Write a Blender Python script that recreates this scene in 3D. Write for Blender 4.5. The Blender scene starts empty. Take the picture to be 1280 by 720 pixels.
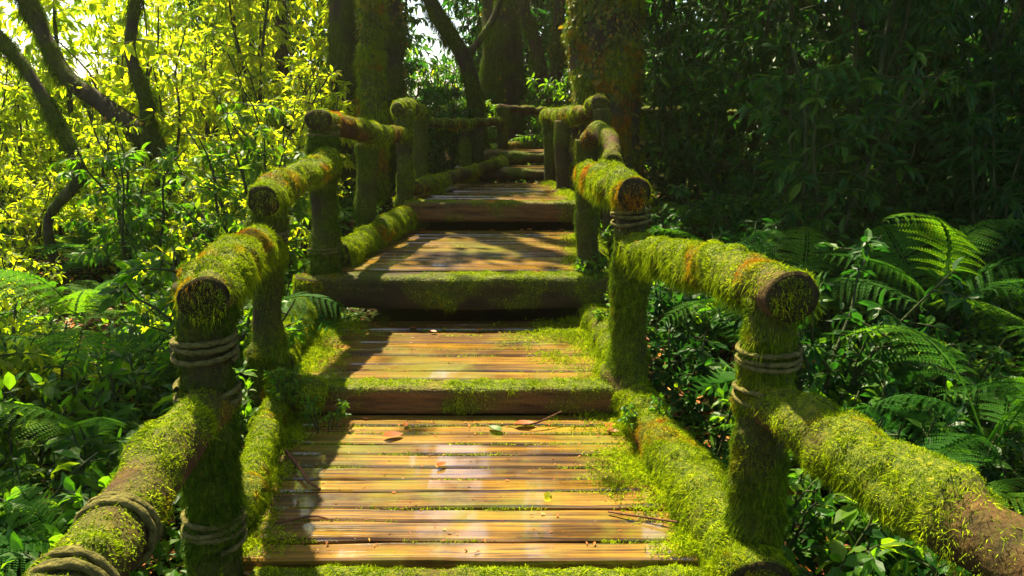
import bpy, math, random
import numpy as np
from mathutils import Vector

# ------------------------------------------------------------------ camera, sky, sun, exposure
scene = bpy.context.scene
COL = scene.collection
cam_d = bpy.data.cameras.new("camera")
cam_d.sensor_width = 36.0
cam_d.lens = 28.0
cam_d.clip_start = 0.05
cam_d.clip_end = 500.0
cam = bpy.data.objects.new("camera", cam_d)
COL.objects.link(cam)
cam.location = (0.0, 0.0, 1.5)
cam.rotation_euler = (math.radians(90 - 13), 0, 0)
scene.camera = cam

SUN_AZ, SUN_EL = math.radians(-29), math.radians(60)      # azimuth from +Y, negative = towards -X
SUN = np.array([math.sin(SUN_AZ) * math.cos(SUN_EL), math.cos(SUN_AZ) * math.cos(SUN_EL), math.sin(SUN_EL)])
world = bpy.data.worlds.new("World")
scene.world = world
world.use_nodes = True
wn = world.node_tree
wn.nodes.clear()
sky = wn.nodes.new("ShaderNodeTexSky")
sky.sky_type = 'NISHITA'
sky.sun_disc = False
sky.sun_elevation = SUN_EL
sky.sun_rotation = SUN_AZ
sky.air_density = 1.0
sky.dust_density = 1.6
sky.ozone_density = 1.0
bg = wn.nodes.new("ShaderNodeBackground")
bg.inputs[1].default_value = 0.066
wo = wn.nodes.new("ShaderNodeOutputWorld")
wn.links.new(sky.outputs[0], bg.inputs[0])
wn.links.new(bg.outputs[0], wo.inputs[0])

sl = bpy.data.lights.new("sun", 'SUN')
sl.energy = 5.0
sl.angle = math.radians(0.6)
sl.color = (1.0, 0.88, 0.59)
so = bpy.data.objects.new("sun", sl)
COL.objects.link(so)
so.rotation_euler = Vector(SUN).to_track_quat('Z', 'Y').to_euler()
so.location = tuple(SUN * 40)

scene.view_settings.view_transform = 'Standard'
scene.view_settings.look = 'None'
scene.view_settings.exposure = 2.3
scene.view_settings.gamma = 1.0
scene.render.engine = 'CYCLES'
scene.cycles.max_bounces = 8
scene.cycles.diffuse_bounces = 3
scene.cycles.transmission_bounces = 4
scene.cycles.transparent_max_bounces = 4
scene.cycles.caustics_reflective = False
scene.cycles.caustics_refractive = False
scene.cycles.use_denoising = True
scene.cycles.sample_clamp_indirect = 6.0

# ------------------------------------------------------------------ helpers: numbers
R = np.random.default_rng(7)
random.seed(7)


def unit(v):
    return v / np.maximum(np.linalg.norm(v, axis=-1, keepdims=True), 1e-9)


def _hash(i, j, k, s):
    h = (i * 374761393 + j * 668265263 + k * 2147483647 + s * 974711) & 0xFFFFFFFF
    h = ((h ^ (h >> 13)) * 1274126177) & 0xFFFFFFFF
    h = h ^ (h >> 16)
    return (h & 0xFFFF) / 65535.0


def vnoise(p, f=1.0, seed=0):
    q = np.asarray(p, dtype=float) * f + 100.0
    i = np.floor(q).astype(np.int64)
    t = q - i
    t = t * t * (3 - 2 * t)
    x, y, z = i[..., 0], i[..., 1], i[..., 2]
    a, b, c = t[..., 0], t[..., 1], t[..., 2]
    r = 0
    for dx in (0, 1):
        for dy in (0, 1):
            for dz in (0, 1):
                w = (a if dx else 1 - a) * (b if dy else 1 - b) * (c if dz else 1 - c)
                r = r + w * _hash(x + dx, y + dy, z + dz, seed)
    return r


def fbm(p, f=1.0, seed=0, o=3):
    r, a, n = 0, 1.0, 0
    for k in range(o):
        r = r + a * vnoise(p, f * 2 ** k, seed + k)
        n += a
        a *= 0.5
    return r / n


# ------------------------------------------------------------------ helpers: objects
def mesh_np(name, V, F, mat, smooth=False, attr=None):
    """V (n,3); F list of (m,k) integer arrays, each of tris or quads."""
    me = bpy.data.meshes.new(name)
    V = np.ascontiguousarray(V, dtype=np.float32)
    F = [np.asarray(f, dtype=np.int32) for f in F if len(f)]
    me.vertices.add(len(V))
    me.vertices.foreach_set("co", V.ravel())
    li = np.concatenate([f.ravel() for f in F]).astype(np.int32)
    tot = np.concatenate([np.full(len(f), f.shape[1], dtype=np.int32) for f in F])
    start = np.concatenate([[0], np.cumsum(tot)[:-1]]).astype(np.int32)
    me.loops.add(len(li))
    me.loops.foreach_set("vertex_index", li)
    me.polygons.add(len(tot))
    me.polygons.foreach_set("loop_start", start)
    me.polygons.foreach_set("loop_total", tot)
    me.polygons.foreach_set("use_smooth", np.full(len(tot), bool(smooth)))
    if attr is not None:
        for k, v in attr.items():
            a = me.attributes.new(k, 'FLOAT', 'POINT')
            a.data.foreach_set("value", np.ascontiguousarray(v, dtype=np.float32))
    me.update(calc_edges=True)
    if mat is not None:
        me.materials.append(mat)
    return me


def obj(name, me, parent=None):
    o = bpy.data.objects.new(name, me)
    COL.objects.link(o)
    if parent is not None:
        o.parent = parent
    return o


def tag(o, label=None, cat=None, group=None, kind=None):
    for k, v in (("label", label), ("category", cat), ("group", group), ("kind", kind)):
        if v:
            o[k] = v
    return o


def thing(name, label, cat, group=None, loc=(0, 0, 0), rz=0.0, s=1.0):
    o = bpy.data.objects.new(name, None)
    COL.objects.link(o)
    o.location = loc
    o.rotation_euler = (0, 0, rz)
    o.scale = (s, s, s)
    return tag(o, label, cat, group)


class Geo:
    def __init__(self):
        self.V, self.F, self.n, self.A = [], [], 0, []

    def add(self, V, F, a=None):
        V = np.asarray(V, dtype=float).reshape(-1, 3)
        self.V.append(V)
        for f in F:
            self.F.append(np.asarray(f) + self.n)
        self.A.append(np.zeros(len(V)) if a is None else a)
        self.n += len(V)

    def mesh(self, name, mat, smooth=False, attr=None):
        d = {}
        for f in self.F:
            d.setdefault(f.shape[1], []).append(f)
        return mesh_np(name, np.concatenate(self.V), [np.concatenate(v) for v in d.values()], mat, smooth,
                       {attr: np.concatenate(self.A)} if attr else None)


# ------------------------------------------------------------------ materials
def mat_new(name):
    m = bpy.data.materials.new(name)
    m.use_nodes = True
    n = m.node_tree
    n.nodes.clear()
    return m, n, n.nodes.new("ShaderNodeOutputMaterial")


def nd(n, typ, **kw):
    x = n.nodes.new(typ)
    for k, v in kw.items():
        if k.startswith("i_"):
            x.inputs[k[2:].replace("_", " ")].default_value = v
        else:
            setattr(x, k, v)
    return x


def ramp(n, stops, src):
    r = n.nodes.new("ShaderNodeValToRGB")
    e = r.color_ramp.elements
    while len(e) < len(stops):
        e.new(0.5)
    for k, (p, c) in enumerate(stops):
        e[k].position = p
        e[k].color = (*c, 1)
    n.links.new(src, r.inputs[0])
    return r.outputs[0]


def mathn(n, op, a, b=None, clamp=False):
    x = n.nodes.new("ShaderNodeMath")
    x.operation = op
    x.use_clamp = clamp
    for k, v in enumerate((a, b)):
        if v is None:
            continue
        if isinstance(v, (int, float)):
            x.inputs[k].default_value = v
        else:
            n.links.new(v, x.inputs[k])
    return x.outputs[0]


def leaf_mat(name, stops, trans, tf=0.4, rough=0.45, obj_var=0.25, spec=.2):
    """Thin leaf: glossy front, translucent body; colour varies from leaf to leaf and plant to plant."""
    m, n, out = mat_new(name)
    geo = nd(n, "ShaderNodeNewGeometry")
    oi = nd(n, "ShaderNodeObjectInfo")
    v = mathn(n, 'ADD', mathn(n, 'MULTIPLY', geo.outputs["Random Per Island"], 1 - obj_var), mathn(n, 'MULTIPLY', oi.outputs["Random"], obj_var))
    c = ramp(n, stops, v)
    tr = ramp(n, trans, v)
    p = nd(n, "ShaderNodeBsdfPrincipled", i_Roughness=rough)
    p.inputs["Specular IOR Level"].default_value = spec
    n.links.new(c, p.inputs["Base Color"])
    t = nd(n, "ShaderNodeBsdfTranslucent")
    n.links.new(tr, t.inputs[0])
    mx = nd(n, "ShaderNodeMixShader")
    mx.inputs[0].default_value = tf
    n.links.new(p.outputs[0], mx.inputs[1])
    n.links.new(t.outputs[0], mx.inputs[2])
    n.links.new(mx.outputs[0], out.inputs[0])
    return m


M = {}
M['leaf_sun'] = leaf_mat("leaf_sunlit_tint", [(0, (.03, .09, .004)), (.5, (.09, .15, .004)), (1, (.17, .2, .006))],
                         [(0, (.28, .48, .008)), (.6, (.55, .68, .006)), (1, (.85, .76, .015))], .7)  # sun glow put into the colour: brighter, yellower copy, mostly for the left
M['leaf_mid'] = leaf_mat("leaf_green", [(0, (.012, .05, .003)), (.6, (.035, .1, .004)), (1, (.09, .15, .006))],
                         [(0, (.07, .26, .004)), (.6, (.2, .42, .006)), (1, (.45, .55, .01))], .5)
M['leaf_dark'] = leaf_mat("leaf_shaded_tint", [(0, (.004, .022, .003)), (.6, (.014, .062, .005)), (1, (.055, .11, .006))],
                          [(0, (.02, .12, .008)), (.7, (.05, .22, .012)), (1, (.2, .34, .01))], .3, .42, .25, .12)  # shade put into the colour: darker copy for the right and background
M['fern'] = leaf_mat("fern_green", [(0, (.008, .045, .003)), (.6, (.026, .095, .004)), (1, (.075, .145, .006))],
                     [(0, (.06, .24, .006)), (.7, (.16, .38, .006)), (1, (.36, .48, .008))], .4, .6, .7, .06)
M['ivy'] = leaf_mat("ivy_green", [(0, (.02, .045, .004)), (.55, (.06, .09, .006)), (.8, (.16, .13, .008)), (1, (.3, .13, .01))],
                    [(0, (.06, .14, .005)), (.7, (.2, .24, .01)), (1, (.45, .25, .01))], .3, .5, .1)
M['litter'] = leaf_mat("fallen_leaf_brown", [(0, (.06, .025, .01)), (.4, (.2, .06, .015)), (.7, (.38, .1, .02)), (1, (.4, .24, .04))],
                       [(0, (.1, .04, .01)), (1, (.4, .2, .03))], .15, .5, .1)


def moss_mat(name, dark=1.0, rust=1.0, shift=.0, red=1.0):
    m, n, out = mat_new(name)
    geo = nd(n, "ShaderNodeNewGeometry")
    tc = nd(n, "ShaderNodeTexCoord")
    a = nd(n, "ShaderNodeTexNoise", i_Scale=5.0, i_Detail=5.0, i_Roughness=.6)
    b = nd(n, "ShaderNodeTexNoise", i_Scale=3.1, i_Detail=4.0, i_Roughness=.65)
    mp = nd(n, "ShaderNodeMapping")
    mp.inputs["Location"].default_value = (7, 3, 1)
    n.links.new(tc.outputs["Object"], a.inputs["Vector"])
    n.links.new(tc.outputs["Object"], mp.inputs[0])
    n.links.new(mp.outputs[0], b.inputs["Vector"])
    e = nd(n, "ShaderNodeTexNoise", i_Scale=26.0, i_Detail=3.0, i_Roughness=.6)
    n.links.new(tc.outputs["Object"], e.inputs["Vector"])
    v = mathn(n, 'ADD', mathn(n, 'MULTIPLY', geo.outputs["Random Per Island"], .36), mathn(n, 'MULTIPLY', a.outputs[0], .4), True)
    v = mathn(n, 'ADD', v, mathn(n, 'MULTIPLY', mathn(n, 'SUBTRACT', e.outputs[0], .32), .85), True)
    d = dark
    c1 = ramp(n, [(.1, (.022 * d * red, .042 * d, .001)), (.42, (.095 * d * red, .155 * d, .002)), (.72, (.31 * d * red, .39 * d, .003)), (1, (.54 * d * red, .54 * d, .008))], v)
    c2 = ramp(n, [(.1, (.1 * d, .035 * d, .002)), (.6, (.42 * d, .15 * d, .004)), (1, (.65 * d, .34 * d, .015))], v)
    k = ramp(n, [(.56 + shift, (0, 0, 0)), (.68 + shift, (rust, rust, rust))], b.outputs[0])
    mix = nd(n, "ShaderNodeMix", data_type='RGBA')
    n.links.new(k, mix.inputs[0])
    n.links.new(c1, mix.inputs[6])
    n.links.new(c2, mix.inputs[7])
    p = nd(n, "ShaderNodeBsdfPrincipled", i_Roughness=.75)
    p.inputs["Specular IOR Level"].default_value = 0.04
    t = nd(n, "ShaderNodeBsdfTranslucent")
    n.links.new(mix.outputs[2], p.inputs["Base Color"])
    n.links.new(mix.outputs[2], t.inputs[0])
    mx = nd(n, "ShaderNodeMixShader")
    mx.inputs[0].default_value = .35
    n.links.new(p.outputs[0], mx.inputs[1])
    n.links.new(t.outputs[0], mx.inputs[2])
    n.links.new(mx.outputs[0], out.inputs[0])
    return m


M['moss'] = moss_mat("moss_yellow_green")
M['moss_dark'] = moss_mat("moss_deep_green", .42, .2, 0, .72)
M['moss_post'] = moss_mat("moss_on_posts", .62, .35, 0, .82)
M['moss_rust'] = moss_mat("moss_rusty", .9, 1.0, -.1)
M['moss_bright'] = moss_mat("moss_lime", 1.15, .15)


def bark_mat(name, dark, light, moss=True, rough=.8, stretch=(1, 1, .22), scale=9):
    m, n, out = mat_new(name)
    tc = nd(n, "ShaderNodeTexCoord")
    mp = nd(n, "ShaderNodeMapping")
    mp.inputs["Scale"].default_value = stretch
    n.links.new(tc.outputs["Object"], mp.inputs[0])
    a = nd(n, "ShaderNodeTexNoise", i_Scale=scale, i_Detail=8.0, i_Roughness=.65)
    n.links.new(mp.outputs[0], a.inputs["Vector"])
    c = ramp(n, [(.3, dark), (.7, light)], a.outputs[0])
    f = nd(n, "ShaderNodeTexNoise", i_Scale=60.0, i_Detail=4.0)
    n.links.new(tc.outputs["Object"], f.inputs["Vector"])
    p = nd(n, "ShaderNodeBsdfPrincipled", i_Roughness=rough)
    p.inputs["Specular IOR Level"].default_value = 0.12
    if moss:
        at = nd(n, "ShaderNodeAttribute", attribute_name="moss")
        g = ramp(n, [(.3, (.015, .028, .002)), (.55, (.07, .09, .004)), (.8, (.19, .16, .006))], f.outputs[0])
        mix = nd(n, "ShaderNodeMix", data_type='RGBA')
        n.links.new(at.outputs["Fac"], mix.inputs[0])
        n.links.new(c, mix.inputs[6])
        n.links.new(g, mix.inputs[7])
        c = mix.outputs[2]
    n.links.new(c, p.inputs["Base Color"])
    h = mathn(n, 'ADD', mathn(n, 'MULTIPLY', a.outputs[0], 1.0), mathn(n, 'MULTIPLY', f.outputs[0], .4))
    b = nd(n, "ShaderNodeBump", i_Strength=.8, i_Distance=.03)
    n.links.new(h, b.inputs["Height"])
    n.links.new(b.outputs[0], p.inputs["Normal"])
    n.links.new(p.outputs[0], out.inputs[0])
    return m


M['log'] = bark_mat("log_wood", (.010, .006, .003), (.085, .04, .011))
M['post'] = bark_mat("post_wood", (.006, .006, .002), (.05, .034, .011))
M['bark'] = bark_mat("bark_dark", (.008, .006, .004), (.06, .045, .025))
M['bark_plain'] = bark_mat("bark_bare", (.012, .008, .004), (.08, .05, .025), False)
M['twig'] = bark_mat("twig_brown", (.04, .018, .008), (.16, .07, .03), False)
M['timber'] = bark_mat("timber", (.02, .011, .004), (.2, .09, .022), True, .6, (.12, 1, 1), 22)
M['timber_dark'] = bark_mat("timber_darker", (.008, .006, .003), (.05, .03, .01), True, .7, (.12, 1, 1), 22)  # same timber grain in darker browns
M['rope'] = bark_mat("rope_fibre", (.04, .04, .008), (.17, .145, .035), False, .9, (1, 1, 1), 40)
M['stem'] = bark_mat("green_stem", (.015, .03, .006), (.05, .06, .015), False, .6, (1, 1, 1), 12)


def cut_wood_mat():
    """End grain: rings round the object's own Y axis."""
    m, n, out = mat_new("end_grain")
    tc = nd(n, "ShaderNodeTexCoord")
    a = nd(n, "ShaderNodeTexNoise", i_Scale=35.0, i_Detail=6.0, i_Roughness=.7)
    n.links.new(tc.outputs["Object"], a.inputs["Vector"])
    c = ramp(n, [(.3, (.008, .006, .002)), (.5, (.03, .022, .006)), (.75, (.065, .06, .008))], a.outputs[0])
    p = nd(n, "ShaderNodeBsdfPrincipled", i_Roughness=.85)
    p.inputs["Specular IOR Level"].default_value = 0.1
    n.links.new(c, p.inputs["Base Color"])
    b = nd(n, "ShaderNodeBump", i_Strength=.9, i_Distance=.02)
    n.links.new(a.outputs[0], b.inputs["Height"])
    n.links.new(b.outputs[0], p.inputs["Normal"])
    n.links.new(p.outputs[0], out.inputs[0])
    return m


M['cut'] = cut_wood_mat()


def plank_mat():
    m, n, out = mat_new("wet_planks")
    tc = nd(n, "ShaderNodeTexCoord")
    geo = nd(n, "ShaderNodeNewGeometry")
    off = nd(n, "ShaderNodeCombineXYZ")
    n.links.new(mathn(n, 'MULTIPLY', geo.outputs["Random Per Island"], 37.0), off.inputs[0])
    n.links.new(mathn(n, 'MULTIPLY', geo.outputs["Random Per Island"], 11.0), off.inputs[2])
    add = nd(n, "ShaderNodeVectorMath", operation='ADD')
    n.links.new(tc.outputs["Object"], add.inputs[0])
    n.links.new(off.outputs[0], add.inputs[1])
    mp = nd(n, "ShaderNodeMapping")
    mp.inputs["Scale"].default_value = (1.6, 60, 60)
    n.links.new(add.outputs[0], mp.inputs[0])
    g = nd(n, "ShaderNodeTexNoise", i_Scale=1.0, i_Detail=7.0, i_Roughness=.62)
    n.links.new(mp.outputs[0], g.inputs["Vector"])
    big = nd(n, "ShaderNodeTexNoise", i_Scale=2.3, i_Detail=4.0, i_Roughness=.6)
    n.links.new(add.outputs[0], big.inputs["Vector"])
    v = mathn(n, 'ADD', mathn(n, 'MULTIPLY', g.outputs[0], .52), mathn(n, 'ADD', mathn(n, 'MULTIPLY', big.outputs[0], .42), mathn(n, 'MULTIPLY', geo.outputs["Random Per Island"], .13)))
    c = ramp(n, [(.33, (.010, .005, .002)), (.43, (.05, .024, .006)), (.53, (.14, .068, .008)), (.7, (.31, .172, .018))], v)
    cr = nd(n, "ShaderNodeTexNoise", i_Scale=1.0, i_Detail=3.0, i_Roughness=.5)
    mp3 = nd(n, "ShaderNodeMapping")
    mp3.inputs["Scale"].default_value = (2.2, 130, 130)
    n.links.new(add.outputs[0], mp3.inputs[0])
    n.links.new(mp3.outputs[0], cr.inputs["Vector"])
    crack = ramp(n, [(.36, (.12, .12, .12)), (.44, (1, 1, 1))], cr.outputs[0])
    mc = nd(n, "ShaderNodeMix", data_type='RGBA', blend_type='MULTIPLY')
    mc.inputs[0].default_value = 1.0
    n.links.new(c, mc.inputs[6])
    n.links.new(crack, mc.inputs[7])
    c = mc.outputs[2]
    # green film of algae in soft patches
    al = nd(n, "ShaderNodeTexNoise", i_Scale=1.7, i_Detail=6.0, i_Roughness=.7)
    n.links.new(tc.outputs["Object"], al.inputs["Vector"])
    k = ramp(n, [(.47, (0, 0, 0)), (.7, (.8, .8, .8))], al.outputs[0])
    mix = nd(n, "ShaderNodeMix", data_type='RGBA')
    n.links.new(k, mix.inputs[0])
    n.links.new(c, mix.inputs[6])
    mix.inputs[7].default_value = (.12, .13, .008, 1)
    p = nd(n, "ShaderNodeBsdfPrincipled")
    n.links.new(mix.outputs[2], p.inputs["Base Color"])
    wet = nd(n, "ShaderNodeTexNoise", i_Scale=3.0, i_Detail=5.0, i_Roughness=.6)
    mp2 = nd(n, "ShaderNodeMapping")
    mp2.inputs["Scale"].default_value = (.6, 1.4, 1)
    n.links.new(add.outputs[0], mp2.inputs[0])
    n.links.new(mp2.outputs[0], wet.inputs["Vector"])
    r = nd(n, "ShaderNodeMapRange")
    n.links.new(wet.outputs[0], r.inputs[0])
    r.inputs[1].default_value, r.inputs[2].default_value = .35, .65
    r.inputs[3].default_value, r.inputs[4].default_value = .26, .5
    n.links.new(r.outputs[0], p.inputs["Roughness"])
    p.inputs["Specular IOR Level"].default_value = .15
    p.inputs["Coat Weight"].default_value = 1.0
    p.inputs["Coat Roughness"].default_value = .06
    p.inputs["Coat IOR"].default_value = 1.85
    n.links.new(ramp(n, [(.38, (.12, .12, .12)), (.52, (1, 1, 1))], big.outputs[0]), p.inputs["Coat Weight"])
    b = nd(n, "ShaderNodeBump", i_Strength=.3, i_Distance=.003)
    n.links.new(mathn(n, 'ADD', g.outputs[0], mathn(n, 'MULTIPLY', crack, .5)), b.inputs["Height"])
    n.links.new(b.outputs[0], p.inputs["Normal"])
    n.links.new(p.outputs[0], out.inputs[0])
    return m


M['plank'] = plank_mat()


def ground_mat():
    m, n, out = mat_new("forest_soil")
    tc = nd(n, "ShaderNodeTexCoord")
    a = nd(n, "ShaderNodeTexNoise", i_Scale=2.0, i_Detail=10.0, i_Roughness=.7)
    n.links.new(tc.outputs["Object"], a.inputs["Vector"])
    c = ramp(n, [(.35, (.006, .004, .002)), (.5, (.02, .014, .004)), (.62, (.012, .026, .003)), (.75, (.045, .024, .007))], a.outputs[0])
    p = nd(n, "ShaderNodeBsdfPrincipled", i_Roughness=.9)
    p.inputs["Specular IOR Level"].default_value = 0.03
    n.links.new(c, p.inputs["Base Color"])
    b = nd(n, "ShaderNodeBump", i_Strength=1.0, i_Distance=.08)
    n.links.new(a.outputs[0], b.inputs["Height"])
    n.links.new(b.outputs[0], p.inputs["Normal"])
    n.links.new(p.outputs[0], out.inputs[0])
    return m


M['ground'] = ground_mat()

# ------------------------------------------------------------------ ground
def ground_z(x, y):
    x, y = np.asarray(x, float), np.asarray(y, float)
    z = -0.5 + 0.1 * np.clip(y, -3, 15) - 0.07 * np.maximum(np.abs(x) - 1.2, 0)
    p = np.stack([x, y, np.zeros_like(x)], -1)
    z = z + 0.5 * (fbm(p, .35, 5) - .5) + 0.12 * (vnoise(p, 1.6, 9) - .5)
    z = z - 0.12 * np.maximum(y - 14, 0) * (x < -2) * np.clip((-x - 2) / 3, 0, 1)
    return np.clip(z, -6, 3)


gx = np.concatenate([np.linspace(-55, -14, 14), np.linspace(-13, 13, 105), np.linspace(14, 55, 14)])
gy = np.concatenate([np.linspace(-15, -4, 6), np.linspace(-3, 20, 93), np.linspace(21, 65, 16)])
XX, YY = np.meshgrid(gx, gy)
GV = np.stack([XX, YY, ground_z(XX, YY)], -1).reshape(-1, 3)
nx = len(gx)
ii, jj = np.meshgrid(np.arange(len(gy) - 1), np.arange(nx - 1), indexing='ij')
a0 = (ii * nx + jj).ravel()
o = obj("forest_floor", mesh_np("forest_floor", GV, [np.stack([a0, a0 + 1, a0 + nx + 1, a0 + nx], 1)], M['ground'], True))
tag(o, "dark damp forest floor under the undergrowth", None, None, "structure")


# ------------------------------------------------------------------ tubes and logs
def catmull(pts, ds):
    P = np.asarray(pts, float)
    if len(P) == 2:
        n = max(2, int(np.linalg.norm(P[1, :3] - P[0, :3]) / ds) + 1)
        t = np.linspace(0, 1, n)[:, None]
        return P[0] * (1 - t) + P[1] * t
    Q = np.concatenate([[2 * P[0] - P[1]], P, [2 * P[-1] - P[-2]]])
    out = []
    for i in range(1, len(Q) - 2):
        n = max(2, int(np.linalg.norm(Q[i + 1, :3] - Q[i, :3]) / ds))
        t = np.linspace(0, 1, n, endpoint=False)[:, None]
        p0, p1, p2, p3 = Q[i - 1], Q[i], Q[i + 1], Q[i + 2]
        out.append(.5 * ((2 * p1) + (-p0 + p2) * t + (2 * p0 - 5 * p1 + 4 * p2 - p3) * t ** 2 + (-p0 + 3 * p1 - 3 * p2 + p3) * t ** 3))
    out.append(P[-1:])
    return np.concatenate(out)


def frames(C):
    T = unit(np.gradient(C, axis=0))
    up = np.array([0, 0, 1.0]) if abs(T[0, 2]) < .9 else np.array([0, 1.0, 0])
    U = np.zeros_like(T)
    u = unit(np.cross(np.cross(T[0], up), T[0])[None])[0]
    for i in range(len(T)):
        u = u - T[i] * np.dot(u, T[i])
        u = u / np.linalg.norm(u)
        U[i] = u
    return T, U, np.cross(T, U)


class Tube:
    """A log, trunk or stem: points (x, y, z, radius) -> a lumpy round skin that moss can be grown on."""

    def __init__(self, pts, ds=.03, ns=24, lump=.1, seed=0, fine=.04, sq=0.0):
        S = catmull(pts, ds)
        C, r = S[:, :3], S[:, 3]
        T, U, W = frames(C)
        a = np.linspace(0, 2 * np.pi, ns, endpoint=False)
        D = U[:, None] * np.cos(a)[None, :, None] + W[:, None] * np.sin(a)[None, :, None]
        base = C[:, None] + D * r[:, None, None]
        k = 1 + lump * 2 * (vnoise(base, 5, seed) - .5) + fine * 2 * (vnoise(base, 22, seed + 3) - .5)
        if sq:
            b = (np.abs(np.cos(a)) ** 7 + np.abs(np.sin(a)) ** 7) ** (-1 / 7)
            k = k * (1 - sq + sq * b)[None]
        P = C[:, None] + D * (r[:, None] * k)[..., None]
        du = np.gradient(P, axis=0)
        dv = np.roll(P, -1, 1) - np.roll(P, 1, 1)
        N = unit(np.cross(dv, du))
        N = np.where((N * D).sum(-1, keepdims=True) < 0, -N, N)
        self.C, self.r, self.T, self.P, self.N, self.U, self.W = C, r, T, P, N, U, W
        self.nr, self.ns = P.shape[:2]
        self.seed = seed

    def grid_faces(self):
        i, j = np.meshgrid(np.arange(self.nr - 1), np.arange(self.ns), indexing='ij')
        j2 = (j + 1) % self.ns
        return np.stack([i * self.ns + j, i * self.ns + j2, (i + 1) * self.ns + j2, (i + 1) * self.ns + j], -1).reshape(-1, 4)

    def cover(self, P, N, bias, up, seed=None, f=4.0):
        s = self.seed if seed is None else seed
        return np.clip((fbm(P, f, s + 20) - .5) * 3.2 + bias + up * N[..., 2], 0, 1)

    def mesh(self, name, mat, bias=.5, up=.4, caps=True, lift=.0, skip=None):
        m = self.cover(self.P, self.N, bias, up)
        for a, b in skip or ():
            t = np.linspace(0, 1, self.nr)[:, None]
            m = m * np.clip(1 - (t - a + .06 * (vnoise(self.P, 9, 4) - .5)) / .05, .12, 1)
        P = self.P + self.N * (m * lift * np.clip(2.2 * fbm(self.P, 13, self.seed + 8, 2) - .5, 0, 2))[..., None]
        g = Geo()
        F = [self.grid_faces()]
        V = P.reshape(-1, 3)
        at = m.reshape(-1)
        n = len(V)
        if caps:
            c0, c1 = P[0].mean(0) - self.T[0] * self.r[0] * .06, P[-1].mean(0) + self.T[-1] * self.r[-1] * .06
            V = np.concatenate([V, [c0, c1]])
            at = np.concatenate([at, [m[0].mean() * .5, m[-1].mean() * .5]])
            j = np.arange(self.ns)
            b = (self.nr - 1) * self.ns
            F.append(np.stack([j, np.full(self.ns, n), (j + 1) % self.ns], 1))
            F.append(np.stack([b + (j + 1) % self.ns, np.full(self.ns, n + 1), b + j], 1))
        g.add(V, [F[0]], None)
        g.A = [at]
        if caps:
            g.F += [F[1], F[2]]
        me = g.mesh(name, mat, True, "moss")
        if caps:
            me.materials.append(M['cut'])
            mi = np.zeros(len(me.polygons), dtype=np.int32)
            mi[-2 * self.ns:] = 1
            me.polygons.foreach_set("material_index", mi)
        return me

    def sample(self, n, rng):
        fi = rng.random(n) * (self.nr - 1.001)
        fj = rng.random(n) * self.ns
        i, j = fi.astype(int), fj.astype(int) % self.ns
        u, v = (fi - i)[:, None], (fj - np.floor(fj))[:, None]
        j2 = (j + 1) % self.ns

        def bl(A):
            return (A[i, j] * (1 - u) + A[i + 1, j] * u) * (1 - v) + (A[i, j2] * (1 - u) + A[i + 1, j2] * u) * v
        return bl(self.P), unit(bl(self.N)), fi / (self.nr - 1)

    def area(self):
        L = np.linalg.norm(np.diff(self.C, axis=0), axis=1)
        return float((2 * np.pi * (self.r[1:] + self.r[:-1]) / 2 * L).sum())


def blades(B, D, L, Wd, rng, curl=.35):
    """Thin tapering bent strands: base points B, directions D, lengths L, widths Wd -> V, F."""
    n = len(B)
    S = unit(np.cross(D, unit(rng.normal(size=(n, 3)))))
    L, Wd = L[:, None], Wd[:, None]
    mid = B + D * L * .55
    D2 = unit(D + unit(rng.normal(size=(n, 3))) * curl + np.array([0, 0, -curl]))
    tip = mid + D2 * L * .5
    V = np.stack([B - S * Wd * .5, B + S * Wd * .5, mid - S * Wd * .4, mid + S * Wd * .4, tip], 1).reshape(-1, 3)
    k = np.arange(n)[:, None] * 5
    return V, [k + np.array([[0, 1, 3, 2]]), k + np.array([[2, 3, 4]])]


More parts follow.
